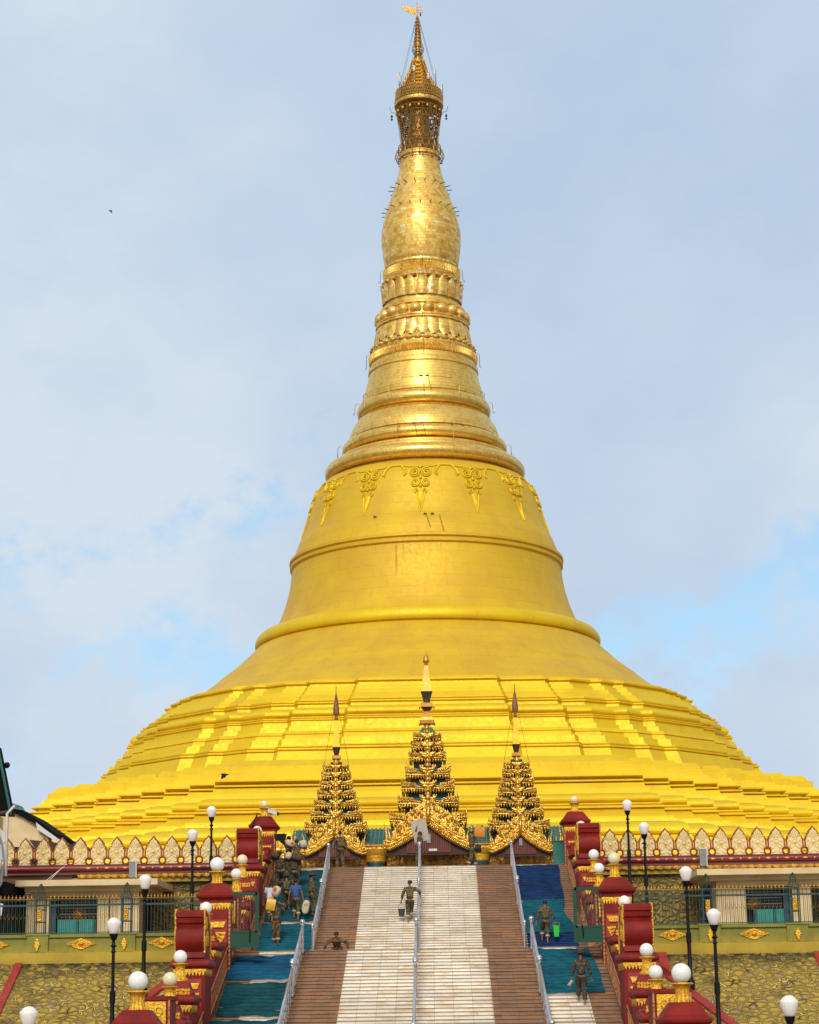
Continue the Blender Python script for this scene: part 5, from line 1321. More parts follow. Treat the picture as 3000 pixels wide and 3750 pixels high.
# ================================================================ spired pavilions at the head of the stairs
def flame(mb, x, y, z, h, w, lean=0., curl=0., d=None):
    # upright flame-shaped finial: flattened, tapering, bending sideways
    pts = [(x, y, z), (x + lean * h * .25 + curl * .1, y, z + h * .3), (x + lean * h * .55 + curl * .05, y, z + h * .6), (x + lean * h * .9 - curl * .25 * h, y, z + h)]
    mb.tube(pts, [w * .6, w * .75, w * .42, w * .05], 6)
def curlp(mb, x, y, z, r, sg, w, turn=1.4, up=1):
    pts = []
    for i in range(9):
        t = i / 8; a = turn * 2 * math.pi * t; rr = r * (1 - .8 * t)
        pts.append((x + sg * (r - rr * math.cos(a)) - sg * r, y - .03 * t - .02, z + up * rr * math.sin(a)))
    mb.tube(pts, [w * (1 - .5 * i / 8) for i in range(9)], 5)
def ornate_tower(root, tiers, zgap, seed, W=1., depth=.8, gable=None):
    rn = random.Random(seed)
    for i, (hw, z) in enumerate(tiers):
        ztop = tiers[i + 1][1] if i + 1 < len(tiers) else z + zgap
        hgt = ztop - z
        hd = hw * depth
        tp = bpy.data.objects.new('roof_tier', None); COL.objects.link(tp); tp.parent = root
        nhw = tiers[i + 1][0] if i + 1 < len(tiers) else hw * .6
        # recessed storey behind and the little sloping roof
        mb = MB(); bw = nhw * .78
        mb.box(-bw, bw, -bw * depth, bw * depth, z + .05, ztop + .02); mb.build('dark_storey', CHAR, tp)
        mb = MB(); vs = [(-hw * .93, -hd * .93, z + .12), (hw * .93, -hd * .93, z + .12), (hw * .93, hd * .93, z + .12), (-hw * .93, hd * .93, z + .12), (-bw, -bw * depth, z + hgt * .38), (bw, -bw * depth, z + hgt * .38), (bw, bw * depth, z + hgt * .38), (-bw, bw * depth, z + hgt * .38)]
        mb.add(vs, [(0, 1, 5, 4), (1, 2, 6, 5), (2, 3, 7, 6), (3, 0, 4, 7)]); mb.build('tile_slope', ROOFT, tp)
        # cornice and teardrop fringe
        mb = MB(); e_ = .06
        ch = min(.16, hgt * .2)
        for (a, b_, c, d) in ((-hw, hw, -hd - e_, -hd + e_), (-hw, hw, hd - e_, hd + e_), (-hw - e_, -hw + e_, -hd, hd), (hw - e_, hw + e_, -hd, hd)):
            mb.box(a, b_, c, d, z - ch * .3, z + ch * .5)
        for k in (-1, 1):
            mb.box(min(k * .05, k * hw), max(k * .05, k * hw), -hd - .06, -hd, z + ch * .2, z + ch * .45)
            pts = [(x, -hd - .08, z + ch * .5 + .03 * math.sin(x * 5) + .09 * (abs(x) / hw) ** 3) for x in [k * hw * j / 6 for j in range(7)]]
            mb.tube(pts, .05, 6)
            mb.tube([(p[0], p[1] + .01, z - ch * .4 + .06 * (abs(p[0]) / hw) ** 3) for p in pts], .035, 5)
        mb.build('gilded_cornice', GILT, tp)
        mb = MB(); n = max(5, int(hw * 2 / .17)); sp = 2 * hw / n
        for k in (-1, 1): mb.box(-hw, hw, k * hd - .03, k * hd + .03, z - ch * .45, z - ch * .3); mb.box(min(k * hw - .03, k * hw + .03), max(k * hw - .03, k * hw + .03), -hd, hd, z - ch * .44, z - ch * .31)
        for j in range(n):
            x = -hw + sp * (j + .5)
            if abs(x) < .12 * W: continue
            for yy in (-hd - .03, hd + .03):
                mb.lathe([(.01, -.27), (.055, -.17), (.075, -.08), (.05, 0)], (x, yy, z - ch * .4), 5, sy=.6)
        nd = max(3, int(hd * 2 / .2))
        for j in range(nd):
            y = -hd + 2 * hd * (j + .5) / nd
            for xx in (-hw, hw): mb.lathe([(.01, -.27), (.055, -.17), (.075, -.08), (.05, 0)], (xx, y, z - ch * .4), 5, sx=.6)
        mb.build('teardrop_fringe', GILT, tp, smooth=True)
        # carved leaf work rising at the corners, falling to the middle
        mb = MB(); mb.box(-hw * .98, hw * .98, -hd - .045, -hd - .0, z + ch * .25, z + ch * .5); fh = min(.85, hgt * .78)
        for k in (-1, 1):
            mb.box(min(k * hw * .97, k * hw * 1.01), max(k * hw * .97, k * hw * 1.01), -hd - .05, hd + .05, z + ch * .25, z + ch * .5)
            for (px, hh, ww) in ((1.0, 1.0, .085), (.93, .78, .06), (.86, .62, .07), (.76, .5, .06), (.66, .4, .06), (.56, .3, .05), (.46, .26, .05)):
                x = k * hw * px; h_ = fh * hh * rn.uniform(.85, 1.1)
                flame(mb, x, -hd - .05, z + ch * .4, h_, ww * (.8 + .35 * W), k * rn.uniform(-.12, .18), k * rn.uniform(-.2, .3))
                if px > .5: curlp(mb, x - k * .05, -hd - .1, z + ch + h_ * .28, .10 * W, -k, .04, 1.3)
            for (px, hh) in ((1.0, .9), (.98, .7)):
                flame(mb, k * hw * px, -hd * .35, z + ch * .4, fh * hh * .7, .07, k * .15, 0); flame(mb, k * hw * px, hd, z + ch * .4, fh * hh * .9, .08, k * .1, 0)
            # solid carved panel between the corner and the gap
            pw = hw * .5
            poly = [(k * hw * .98, z + ch * .3), (k * hw * .98, z + fh * .55), (k * hw * .82, z + fh * .42), (k * hw * .68, z + fh * .26), (k * hw * .5, z + fh * .14), (k * hw * .34, z + ch * .4)]
            mb.prism(poly, -hd - .04, -hd + .02)
            # hands beside the spine
            sw = .16 * W + hw * .05
            for (u, v, r_) in ((.0, .12, 1.), (.07, .34, .9)):
                bx = k * (sw + u)
                mb.tube([(k * .05, -hd - .16, z + fh * v), (bx, -hd - .2, z + fh * (v + .02)), (bx + k * .16 * W, -hd - .15, z + fh * (v + .17)), (bx + k * .20 * W, -hd - .12, z + fh * (v + .36))], [.08 * W, .10 * W, .075 * W, .03], 6)
                for q_ in (.35, .6, .85): flame(mb, bx + k * (.16 * W * q_ - .08), -hd - .15, z + fh * (v + .1 + .1 * q_), fh * .22, .045 * W, k * .1)
        mb.build('leaf_carving', GILT, tp, smooth=True, angle=60)
        mb = MB(); zz = z - ch
        while zz < ztop - .12:
            mb.lathe([(.03, 0), (.11 * W, .08), (.14 * W, .16), (.08 * W, .26), (.03, .34)], (0, -hd - .14, zz), 7); 
            for k in (-1, 1): mb.tube([(k * .08, -hd - .14, zz + .05), (k * .17 * W, -hd - .16, zz + .16), (k * .12 * W, -hd - .18, zz + .3)], [.04, .055 * W, .02], 5)
            zz += .27
        mb.build('spine_carving', GILT, tp, smooth=True, angle=60)
def gable(root, ax, az, ex, ez, y, W, seed):
    rn = random.Random(seed)
    # carved barge boards with a ropy lower edge and rising flames
    for k in (-1, 1):
        L_ = []; n = 14
        for i in range(n + 1):
            t = i / n; x = k * (ax + (ex - ax) * t); z = az + (ez - az) * (t ** .85) + .10 * math.sin(t * math.pi) * -1
            if t > .86: z += (t - .86) * 2.2 * W * .7
            L_.append((x, z))
        mb = MB()
        mb.tube([(x, y, z) for x, z in L_], [.10 * W + .05 * math.sin(i * 2.1) for i in range(n + 1)], 7)
        mb.tube([(x, y - .06, z - .24 * W) for x, z in L_], [.07 * W] * (n + 1), 6)
        poly = [(x, z) for x, z in L_] + [(x, z - .3 * W) for x, z in reversed(L_)]
        for i in range(n):
            (x0, z0), (x1, z1) = L_[i], L_[i + 1]
            mb.prism([(x0, z0), (x1, z1), (x1, z1 - .32 * W), (x0, z0 - .32 * W)], y - .03, y + .05)
        mb.build('barge_board', GILT, root, smooth=True, angle=60)
        mb = MB(); m = 26                                  # rope edge
        for i in range(m):
            t = i / m; j = t * n; a = int(j); f_ = j - a
            x = L_[a][0] * (1 - f_) + L_[min(a + 1, n)][0] * f_; z = L_[a][1] * (1 - f_) + L_[min(a + 1, n)][1] * f_
            mb.tube([(x - k * .04, y - .12, z - .50 * W), (x + k * .07, y - .16, z - .40 * W), (x + k * .12, y - .1, z - .30 * W)], [.05 * W, .07 * W, .04 * W], 5)
        mb.tube([(x, y - .08, z - .50 * W) for x, z in L_], .045 * W, 5)
        mb.build('rope_edge', GILT, root, smooth=True)
        mb = MB()
        for i in range(1, 22):                              # flames along the upper edge
            t = i / 22; j = t * n; a = int(j); f_ = j - a
            x = L_[a][0] * (1 - f_) + L_[min(a + 1, n)][0] * f_; z = L_[a][1] * (1 - f_) + L_[min(a + 1, n)][1] * f_
            flame(mb, x, y, z, (.30 + .12 * rn.random()) * W, .06 * W, -k * .25, k * .2)
        for (t, h_) in ((.25, .75), (.5, .7), (.72, .8), (.97, 1.2), (.9, .8)):
            a = int(t * n); flame(mb, L_[a][0], y - .02, L_[a][1], h_ * W, .13 * W, k * .1, -k * .2)
        for i in range(34):                                 # crowded little figures filling the gable field
            u = rn.random() ** .8; v = rn.random()
            x = k * (ax + .2 * W + (ex - ax) * .62 * u); j = abs(x - k * ax) / (ex - ax); zl = az + (ez - az) * j ** .85
            z = zl + .15 + v * (1.0 - .6 * j) * W
            mb.lathe([(.02, 0), (.085 * W, .05), (.06 * W, .16), (.07 * W, .2), (.01, .34)], (x, y + .02 - .05 * rn.random(), z), 6)
        poly = [(k * ax, az), (k * ax, az + 1.15 * W), (k * (ax + .5 * (ex - ax)), az + (ez - az) * .35 + .75 * W), (k * (ax + .8 * (ex - ax)), ez + .75 * W), (k * (ax + .8 * (ex - ax)), ez + .3)]
        mb.prism(poly, y + .05, y + .12)
        mb.build('gable_carving', GILT, root, smooth=True, angle=60)
    mb = MB()
    z = az - .3
    while z < az + 1.25 * W: mb.lathe([(.03, 0), (.14 * W, .1), (.17 * W, .22), (.09 * W, .34), (.03, .44)], (0, y - .12, z), 8); z += .33
    mb.tube([(0, y - .2, az + .9 * W), (0, y - .25, az + .1), (0, y - .2, az - .35)], [.06, .12 * W, .04], 7)
    mb.build('gable_crest', GILT, root, smooth=True)
def underside(root, ax, az, ex, ez, y, w2):
    mb = MB(); mb.prism([(0, az - .2), (ex, ez - .1), (ex, ez - .75), (-ex, ez - .75), (-ex, ez - .1)], y + .2, y + .3); mb.build('dark_boarding', BROWND, root)
    mb = MB()
    n = int(w2 * 2 / .13)
    for i in range(n):
        x = -w2 + (i + .5) * 2 * w2 / n; t = abs(x) / ex; top = az + (ez - az) * t - .35
        if top > ez - .55: mb.box(x - .055, x + .055, y + .12, y + .2, ez - .62, min(top, az - .35))
    mb.build('plank_boarding', BROWNW, root)
YP = 128.
hall = thing('entrance_hall', 'gilded entrance hall with teal tiled roof, carved frieze and gold columns at the stair head', 'hall', (.27, YP, 7.28))
def HB(x0, x1, y0, y1, z0, z1, name, mat, par=hall):
    mb = MB(); mb.box(x0, x1, y0, y1, z0, z1); return mb.build(name, mat, par)
HB(-9.8, 9.8, .8, 12, 0, 2.6, 'hall_body', BROWND)
mb = MB(); mb.add([(-8.6, -1.5, 2.95), (8.6, -1.5, 2.95), (8.6, 3, 4.4), (-8.6, 3, 4.4), (-8.6, 12, 4.4), (8.6, 12, 4.4)], [(0, 1, 2, 3), (3, 2, 5, 4)])
for i in range(66): x = -8.5 + i * .26; mb.tube([(x, -1.5, 2.98), (x, 3, 4.43)], .055, 5)
for j in range(9): mb.cbox((0, -1.4 + j * .5, 3.02 + j * .161), (17.2, .07, .07))
mb.build('teal_roof', ROOFT, hall)
HB(-8.7, 8.7, -1.6, -1.5, 2.72, 2.98, 'roof_edge', GILT)
mb = MB(); 
for i in range(74): x = -8.6 + i * .235; mb.lathe([(.01, -.36), (.08, -.22), (.1, -.1), (.06, 0)], (x, -1.62, 2.76), 6, sy=.6)
mb.tube([(-8.7, -1.66, 2.98), (8.7, -1.66, 2.98)], .07, 6); mb.build('eaves_fringe', GILT, hall, smooth=True)
HB(-9.7, 9.7, -1.0, -.8, 2.42, 2.7, 'dark_beam', BROWND)
HB(-9.7, 9.7, -1.25, -1.2, 2.40, 2.47, 'gold_moulding', GILTD)
for xa in (-8.9, -2.55, 3.55):
    L_ = 5.6 if xa != -2.55 else 5.1
    mb = MB(); mb.box(xa, xa + L_, -1.1, -1.02, 1.4, 2.42); scrollwork(mb, xa, xa + L_, 1.45, 2.4, -1.1, 8, w=.045)
    for k in range(3):
        c = xa + L_ * (.2 + .3 * k)
        mb.lathe([(.02, -.3), (.2, -.2), (.26, 0), (.16, .2), (.02, .36)], (c, -1.15, 1.95), 8, sy=.4)
    mb.build('carved_frieze', GILTD, hall, smooth=True, angle=50)
HB(-9.5, 9.5, -.3, -.2, 0, 1.4, 'dark_screen', CHAR)
for x in (-9.1, -3.2, 3.2, 9.1):
    mb = MB(); mb.lathe([(.52, 0), (.52, 1.95), (.6, 2.0), (.6, 2.1), (.64, 2.3), (.62, 2.34), (.68, 2.4), (.76, 2.6), (.8, 2.75)], (x, -1.3, 0), 20); c_ = mb.build('gold_column', GILTP, hall, smooth=True, angle=30)
    mb = MB(); mb.lathe([(.56, 0), (.56, 1.93)], (x, -1.3, 0), 20); mb.build('teal_column_foot', TEALD, c_, smooth=True, angle=30)
for x in (-3.3, -3.05, 3.1, 3.35): HB(x, x + .03, -1.95, -1.92, .6, 1.0, 'thin_rail', STEEL)
cz = lambda z: z - 7.28
cp = thing('spired_pavilion', 'tallest gilded tiered pavilion tower in the middle, above the stair head', 'pavilion', (.36, YP, 7.28), 0, 'gilded tiered pavilion towers at the stair head')
tc_ = [(2.35, 11.75), (1.87, 12.85), (1.62, 13.8), (1.36, 14.7), (1.12, 15.75), (.98, 16.45), (.84, 17.05)]
ornate_tower(cp, [(h_, cz(z)) for h_, z in tc_], .55, 11)
gable(cp, .05, cz(11.75), 2.75, cz(10.15), -3.6, 1., 4)
underside(cp, .05, cz(11.9), 2.6, cz(10.25), -3.6, 1.35)
mb = MB(); mb.box(-.12, .12, -3.55, -3.45, cz(10.2), cz(10.75)); mb.build('wall_light', GREYP, cp)
mb = MB(); mb.box(.0, .5, -3.56, -3.45, cz(9.72), cz(9.86)); mb.build('strip_light', WHITEP, cp)
def spire(par, pr, mats, name):
    s_ = None
    for k, (nm, prof, mat, n) in enumerate(pr):
        mb = MB(); mb.lathe([(r * (1.3 if n == 4 else 1), cz(z)) for r, z in prof], (0, 0, 0), n, rot=math.pi / 4 if n == 4 else 0)
        mb.build(nm, mat, par, smooth=n != 4, angle=45)
spire(cp, [('tile_cap', [(.72, 17.2), (.3, 17.75)], ROOFT, 4), ('fluted_post', [(.21, 17.4), (.21, 18.2)], GILT, 12),
           ('bell_skirt', [(.5, 17.98), (.52, 18.2), (.40, 18.22), (.36, 18.4), (.24, 18.62), (.18, 18.72), (.2, 18.8)], SPIREG, 4),
           ('dark_bowl', [(.14, 18.78), (.18, 18.82), (.36, 19.02), (.3, 19.05)], DARKM, 4), ('box_ring', [(.36, 19.04), (.42, 19.06), (.42, 19.3), (.36, 19.32)], SPIREG, 4),
           ('fluted_cup', [(.22, 19.3), (.26, 19.6), (.36, 19.95), (.4, 20.05)], DARKM, 4), ('cone', [(.37, 20.02), (.36, 20.1), (.24, 20.9), (.15, 21.5), (.11, 21.74)], SPIREG, 4),
           ('collar', [(.1, 21.72), (.15, 21.8), (.1, 21.86), (.2, 22.0), (.22, 22.05)], SPIREG, 8), ('bud', [(.2, 22.04), (.18, 22.15), (.13, 22.4), (.03, 22.5), (.015, 22.75)], SPIREG, 8)], None, 's')
for k in (-1, 1):
    mb = MB()
    for dy in (-.1, .1): mb.lathe([(.03, -.12), (.06, 0), (.03, .1)], (k * .48, dy, cz(18.0)), 6); mb.lathe([(.03, -.14), (.05, 0), (.03, .1)], (k * .46, dy, cz(19.1)), 6)
    mb.build('corner_bells', SPIREG, cp)
def side_tower(x, label):
    t = thing('spired_pavilion', label, 'pavilion', (x, YP, 7.28), 0, 'gilded tiered pavilion towers at the stair head')
    td = [(1.86, 11.35), (1.55, 12.15), (1.32, 12.85), (1.14, 13.5), (.98, 14.1), (.86, 14.7), (.76, 15.2)]
    ornate_tower(t, [(h_, cz(z)) for h_, z in td], .4, 5 + int(x), .8)
    gable(t, .05, cz(11.0), 1.95, cz(9.85), -3.3, .78, 6)
    underside(t, .05, cz(11.1), 1.85, cz(10.1), -3.3, .95)
    spire(t, [('cap_ring', [(.34, 15.45), (.4, 15.5), (.3, 15.58), (.14, 15.75)], DARKM, 4), ('box_ring', [(.1, 15.7), (.24, 15.82), (.3, 15.86), (.3, 16.05), (.14, 16.1)], SPIREG, 4), ('fluted_cup', [(.14, 16.1), (.2, 16.35), (.26, 16.6)], DARKM, 8),
              ('cone', [(.25, 16.6), (.24, 16.7), (.17, 17.4), (.1, 18.3)], SPIREB, 4), ('collar', [(.07, 18.28), (.14, 18.45), (.06, 18.5), (.17, 18.7)], SPIREG, 8),
              ('filigree_umbrella', [(.19, 18.7), (.2, 18.8), (.19, 19.1), (.15, 19.4), (.09, 19.75), (.03, 20.05), (.015, 20.55)], gilt('rust_filigree%d' % int(x), (.35, .16, .05), (.2, .08, .03), s=20, metal=.5), 10)], None, 's')
    mb = MB(); mb.box(-.1, .1, -3.25, -3.15, cz(10.0), cz(10.45)); mb.build('wall_light', GREYP, t)
    mb = MB()
    for k in (-1, 1): mb.tube([(k * .18, 0, cz(18.8)), (k * .8, 0, cz(15.4))], .01, 4)
    mb.build('stay_wires', DARKM, t)
    return t
side_tower(-5.42, 'slim gilded tiered pavilion tower to the left of the tallest one'); side_tower(5.98, 'slim gilded tiered pavilion tower to the right of the tallest one')
for s in (-1, 1):                                          # outer corner eaves with flame finials
    c = thing('corner_gable', 'small gilded corner gable beside the %s end of the entrance hall' % LS[s], 'gable', (.27 + s * 8.8, YP, 7.28))
    mb = MB(); rn = random.Random(s + 9)
    mb.box(-.9, .9, -2.0, -1.85, 1.9, 2.9); scrollwork(mb, -.9, .9, 1.95, 2.85, -2.0, 5, w=.06)
    for i in range(9): flame(mb, -.85 + i * .21, -1.95, 2.9, .35 + .35 * rn.random(), .07, rn.uniform(-.2, .2), rn.uniform(-.3, .3))
    for (x, h_) in ((-s * .55, 1.35), (-s * .35, 1.1), (s * .2, .7)): flame(mb, x, -1.9, 3.0, h_, .10, -.1 * s, .2)
    for i in range(20): mb.lathe([(.02, 0), (.1, .06), (.07, .2), (.01, .4)], (rn.uniform(-.85, .85), -2.02, rn.uniform(1.6, 2.8)), 6)
    mb.build('leaf_carving', GILT, c, smooth=True, angle=60)
    mb = MB(); mb.box(-.8, .8, -1.7, -1.5, 0, 1.9); mb.build('green_post' if False else 'gilded_corner_wall', GILTD, c)
t = thing('green_bin', 'teal metal box beside the top right pier', 'box', (7.15, 104.6, 7.28))
mb = MB(); mb.box(-.35, .3, -.3, .3, 0, 1.25); mb.box(-.4, .34, -.34, .34, 1.25, 1.3); mb.build('box', TEAL, t)
# ================================================================ people
def ik(a, c, l1, l2, hint):
    a, c, hint = Vector(a), Vector(c), Vector(hint); d = c - a; L_ = d.length
    if L_ > (l1 + l2) * .995: c = a + d.normalized() * (l1 + l2) * .995; d = c - a; L_ = d.length
    x = (l1 * l1 - l2 * l2 + L_ * L_) / (2 * L_); h_ = math.sqrt(max(0, l1 * l1 - x * x)); u = d.normalized()
    n_ = hint - u * hint.dot(u)
    n_ = n_.normalized() if n_.length > 1e-5 else Vector((0, 1, 0))
    return a + u * x + n_ * h_, c
def skin(name, V, E, Rr, mat, parent, root=0, sub=1):
    me = bpy.data.meshes.new(name); me.from_pydata([tuple(v) for v in V], E, [])
    me.materials.append(mat)
    o = bpy.data.objects.new(name, me); COL.objects.link(o); o.parent = parent
    m = o.modifiers.new('skin', 'SKIN'); m.use_smooth_shade = True; m.branch_smoothing = .3
    sv = me.skin_vertices[0] if me.skin_vertices else None
    if sv is None:
        bm = bmesh.new(); bm.from_mesh(me); bm.verts.layers.skin.new(); bm.to_mesh(me); bm.free(); sv = me.skin_vertices[0]
    for i, r in enumerate(Rr):
        sv.data[i].radius = (r, r) if not isinstance(r, tuple) else r
        sv.data[i].use_root = (i == root)
    s_ = o.modifiers.new('sub', 'SUBSURF'); s_.levels = sub; s_.render_levels = sub + 1
    return o
def person(loc, rz, label, cat='person', H=1.9, lean=0., head=(0, 0), feet=None, hands=None, shirt=CAMO, trou=CAMO, cuff=True, hat=None, sleeves=1., crouch=0., hair=True, side_lean=0., cuffz=.20):
    # local frame: x to the person's right, y forward, z up
    t = thing('person', label, cat, loc, rz, 'people carrying loads on the stairs')
    hz = .92 * H / 1.75 * (1 - crouch); k = H / 1.75
    hip = Vector((0, 0, hz))
    def T(x, y, z):                                        # torso space tilted forward about the hip
        v = Vector((x, y, z)) * k; c_, s_ = math.cos(lean), math.sin(lean); v = Vector((v.x, v.y * c_ + v.z * s_, v.z * c_ - v.y * s_))
        c_, s_ = math.cos(side_lean), math.sin(side_lean); v = Vector((v.x * c_ + v.z * s_, v.y, v.z * c_ - v.x * s_)); return hip + v
    waist, chest, neck = T(0, .01, .14), T(0, .0, .36), T(0, -.01, .54)
    sh = {s: T(s * .18, -.01, .48) for s in (-1, 1)}
    hv = Vector((0, math.sin(lean + head[0]), math.cos(lean + head[0])))
    hc = neck + hv * .15 * k + Vector((0, .01, 0)) * k; ht = hc + hv * .085 * k
    feet = feet or {}; hands = hands or {}
    V, E, Q = [], [], []
    def av(p, r, e=None):
        V.append(Vector(p)); Q.append(r)
        if e is not None: E.append((e, len(V) - 1))
        return len(V) - 1
    r0 = av(hip, .085 * k); w_ = av(waist, (.08 * k, .07 * k), r0); c_ = av(chest, (.11 * k, .085 * k), w_); n_ = av(neck, .05 * k, c_)
    h0 = av(neck + hv * .06 * k, .052 * k, n_); h1 = av(hc, (.072 * k, .088 * k), h0); av(ht, (.055 * k, .06 * k), h1)
    yaw = head[1]; f_ = Vector((math.sin(yaw), math.cos(yaw), 0))
    nose = hc + f_ * .098 * k - Vector((0, 0, .01)); rt = Vector((math.cos(yaw), -math.sin(yaw), 0))
    J = {}
    for s in (-1, 1):
        hip_s = hip + Vector((s * .09 * k, 0, -.04 * k))
        fx, fy, fz = feet.get(s, (s * .10, .0, 0.)); ank = Vector((fx * k, fy, fz + .08 * k))
        kn, ank = ik(hip_s, ank, .42 * k, .43 * k, (0, 1, 0))
        a = av(hip_s, .075 * k, r0); b_ = av(kn, .055 * k, a); d_ = av(kn.lerp(ank, .35), .055 * k, b_); e_ = av(ank, .036 * k, d_)
        he = av(ank + Vector((0, -.03, -.045)) * k, .034 * k, e_); av(ank + Vector((s * .01, .13, -.055)) * k, .027 * k, he)
        hx = hands.get(s, (s * .28, .05, hz / k * .93)); hp = Vector(hx) * k
        el, wr = ik(sh[s], hp, .29 * k, .26 * k, hands.get('h%d' % s, (s * .5, -.8, -.2)))
        a = av(sh[s], .062 * k, c_); b_ = av(el, .042 * k, a); d_ = av(wr, .027 * k, b_)
        dr = (wr - el).normalized(); side_v = dr.cross(Vector((0, 1, 0)) if abs(dr.y) < .8 else Vector((1, 0, 0))).normalized(); curl = dr.cross(side_v).normalized()
        pm = av(wr + dr * .07 * k, (.036 * k, .018 * k), d_)
        for i in range(4):
            o_ = side_v * (i - 1.5) * .019 * k; ln = (.036, .042, .040, .031)[i] * k
            q0 = av(wr + dr * .10 * k + o_, .0085 * k, pm); q1 = av(wr + dr * (.10 * k + ln) + o_ + curl * .01 * k, .008 * k, q0); av(wr + dr * (.10 * k + ln * 1.6) + o_ + curl * .03 * k, .0065 * k, q1)
        q0 = av(wr + dr * .045 * k - side_v * .04 * k, .0095 * k, pm); av(wr + dr * .085 * k - side_v * .06 * k + curl * .012 * k, .008 * k, q0)
        J[s] = (hip_s, kn, ank, el, wr, dr)
    skin('body', V, E, Q, SKIN, t)
    mb = MB(); mb.ball(nose, .016 * k, 8, sz=1.4)
    for s in (-1, 1): mb.ball(hc + rt * s * .082 * k - Vector((0, 0, .005)), .022 * k, 8, sz=1.3)
    mb.build('face_detail', SKIN, t, smooth=True)
    mb = MB()
    for s in (-1, 1): mb.ball(hc + f_ * .083 * k + rt * s * .03 * k + Vector((0, 0, .012)), .010 * k, 6)
    mb.tube([hc + f_ * .088 * k + rt * x * .022 * k - Vector((0, 0, .05 * k)) for x in (-1, 0, 1)], .005 * k, 4)
    mb.build('eyes_and_mouth', HAIR, t)
    if hair:
        mb = MB(); cc = hc - f_ * .018 * k + Vector((0, 0, .028 * k)); prof = []
        for i in range(9): a = math.pi * i / 8 * .62; prof.append((max(.004, .096 * k * math.sin(a)), .098 * k * math.cos(a)))
        mb.lathe(prof[::-1], cc, 16); mb.lathe([(.09 * k, -.05 * k), (.094 * k, .01 * k), (.08 * k, .06 * k)], cc - f_ * .008 * k, 12) if hat is None else None
        mb.build('hair', HAIR, t, smooth=True)
    if hat is not None:
        mb = MB(); mb.lathe([(.19 * k, -.01), (.20 * k, .0), (.19 * k, .02), (.105 * k, .025), (.10 * k, .09 * k), (.085 * k, .115 * k), (.02, .12 * k)], (0, 0, 0), 20)
        o_ = hc + Vector((0, 0, .045 * k)); mb.v = [(x + o_.x, y + o_.y, z + o_.z + abs(x) * .25) for x, y, z in mb.v]; mb.build('hat', hat, t, smooth=True, angle=60)
    # clothing
    V, E, Q = [], [], []
    a0 = av(hip + (waist - hip) * -.12, (.165 * k, .135 * k)); a1 = av(waist, (.155 * k, .125 * k), a0); a2 = av(chest, (.19 * k, .145 * k), a1); av(neck - (neck - chest) * .12, .082 * k, a2)
    for s in (-1, 1):
        el, wr = J[s][3], J[s][4]
        b_ = av(sh[s], .092 * k, a2)
        if sleeves > .6: d_ = av(el, .072 * k, b_); av(el.lerp(wr, .9), .053 * k, d_)
        elif sleeves > 0: av(sh[s].lerp(el, .62), .08 * k, b_)
    skin('shirt', V, E, Q, shirt, t)
    V, E, Q = [], [], []
    a0 = av(hip + Vector((0, 0, .07 * k)), (.155 * k, .13 * k))
    for s in (-1, 1):
        hs, kn, an = J[s][:3]; end = kn.lerp(an, 1 - cuffz / .43 if cuff else .93)
        b_ = av(hs - Vector((0, 0, .03 * k)), .125 * k, a0); d_ = av(kn, .095 * k, b_); av(end, .082 * k, d_)
    skin('trousers', V, E, Q, trou, t)
    if cuff:
        for s in (-1, 1):
            kn, an = J[s][1:3]; p = kn.lerp(an, 1 - cuffz / .43); q_ = kn.lerp(an, 1 - (cuffz - .075) / .43)
            mb = MB(); mb.tube([p, q_], [.088 * k, .09 * k], 12); mb.build('rolled_cuff', CUFF, t, smooth=True, angle=50)
    mb = MB(); b0 = hip + Vector((0, 0, .09 * k)); mb.lathe([(.162 * k, -.02), (.164 * k, .02)], b0, 16, sy=.85)
    if shirt in (CAMO, CAMOB, CAMOG): mb.build('belt', DARKM, t)
    def W(p):                                              # local point to world
        c2, s2 = math.cos(rz), math.sin(rz); p = Vector(p) ; return (loc[0] + p.x * c2 - p.y * s2, loc[1] + p.x * s2 + p.y * c2, loc[2] + p.z)
    t_ = {'hand': {s: W(J[s][4] + J[s][5] * .09 * k) for s in (-1, 1)}, 'neck': W(neck), 'head': W(ht)}
    return t, t_
def lump(name, label, cat, c, dims, mat, seed, extra=None, rz=0., tilt=0.):
    rn = random.Random(seed); t = thing(name, label, cat, c, rz)
    mb = MB(); n = 14; m = 9; vs = []
    ph = [rn.uniform(0, 6) for _ in range(4)]
    for i in range(m + 1):
        a = math.pi * i / m
        for j in range(n):
            b_ = 2 * math.pi * j / n; sx = math.copysign(abs(math.cos(b_)) ** .7, math.cos(b_)); sy = math.copysign(abs(math.sin(b_)) ** .7, math.sin(b_))
            r = math.sin(a) ** .6 * (1 + .10 * math.sin(3 * b_ + ph[0]) * math.sin(2 * a + ph[1]))
            x, y, z = r * sx * dims[0] / 2, r * sy * dims[1] / 2, -math.cos(a) * dims[2] / 2
            ct, s2 = math.cos(tilt), math.sin(tilt); vs.append((x * ct + z * s2, y, z * ct - x * s2))
    fs = [(i * n + j, i * n + (j + 1) % n, (i + 1) * n + (j + 1) % n, (i + 1) * n + j) for i in range(m) for j in range(n)]
    mb.add(vs, fs); mb.build('sacking', mat, t, smooth=True)
    if extra:
        for (mat2, c2, d2) in extra:
            mb = MB(); mb.ball((0, 0, 0), .5, 12); mb.v = [(x * d2[0] + c2[0], y * d2[1] + c2[1], z * d2[2] + c2[2]) for x, y, z in mb.v]; mb.build('printed_patch', mat2, t, smooth=True)
    return t
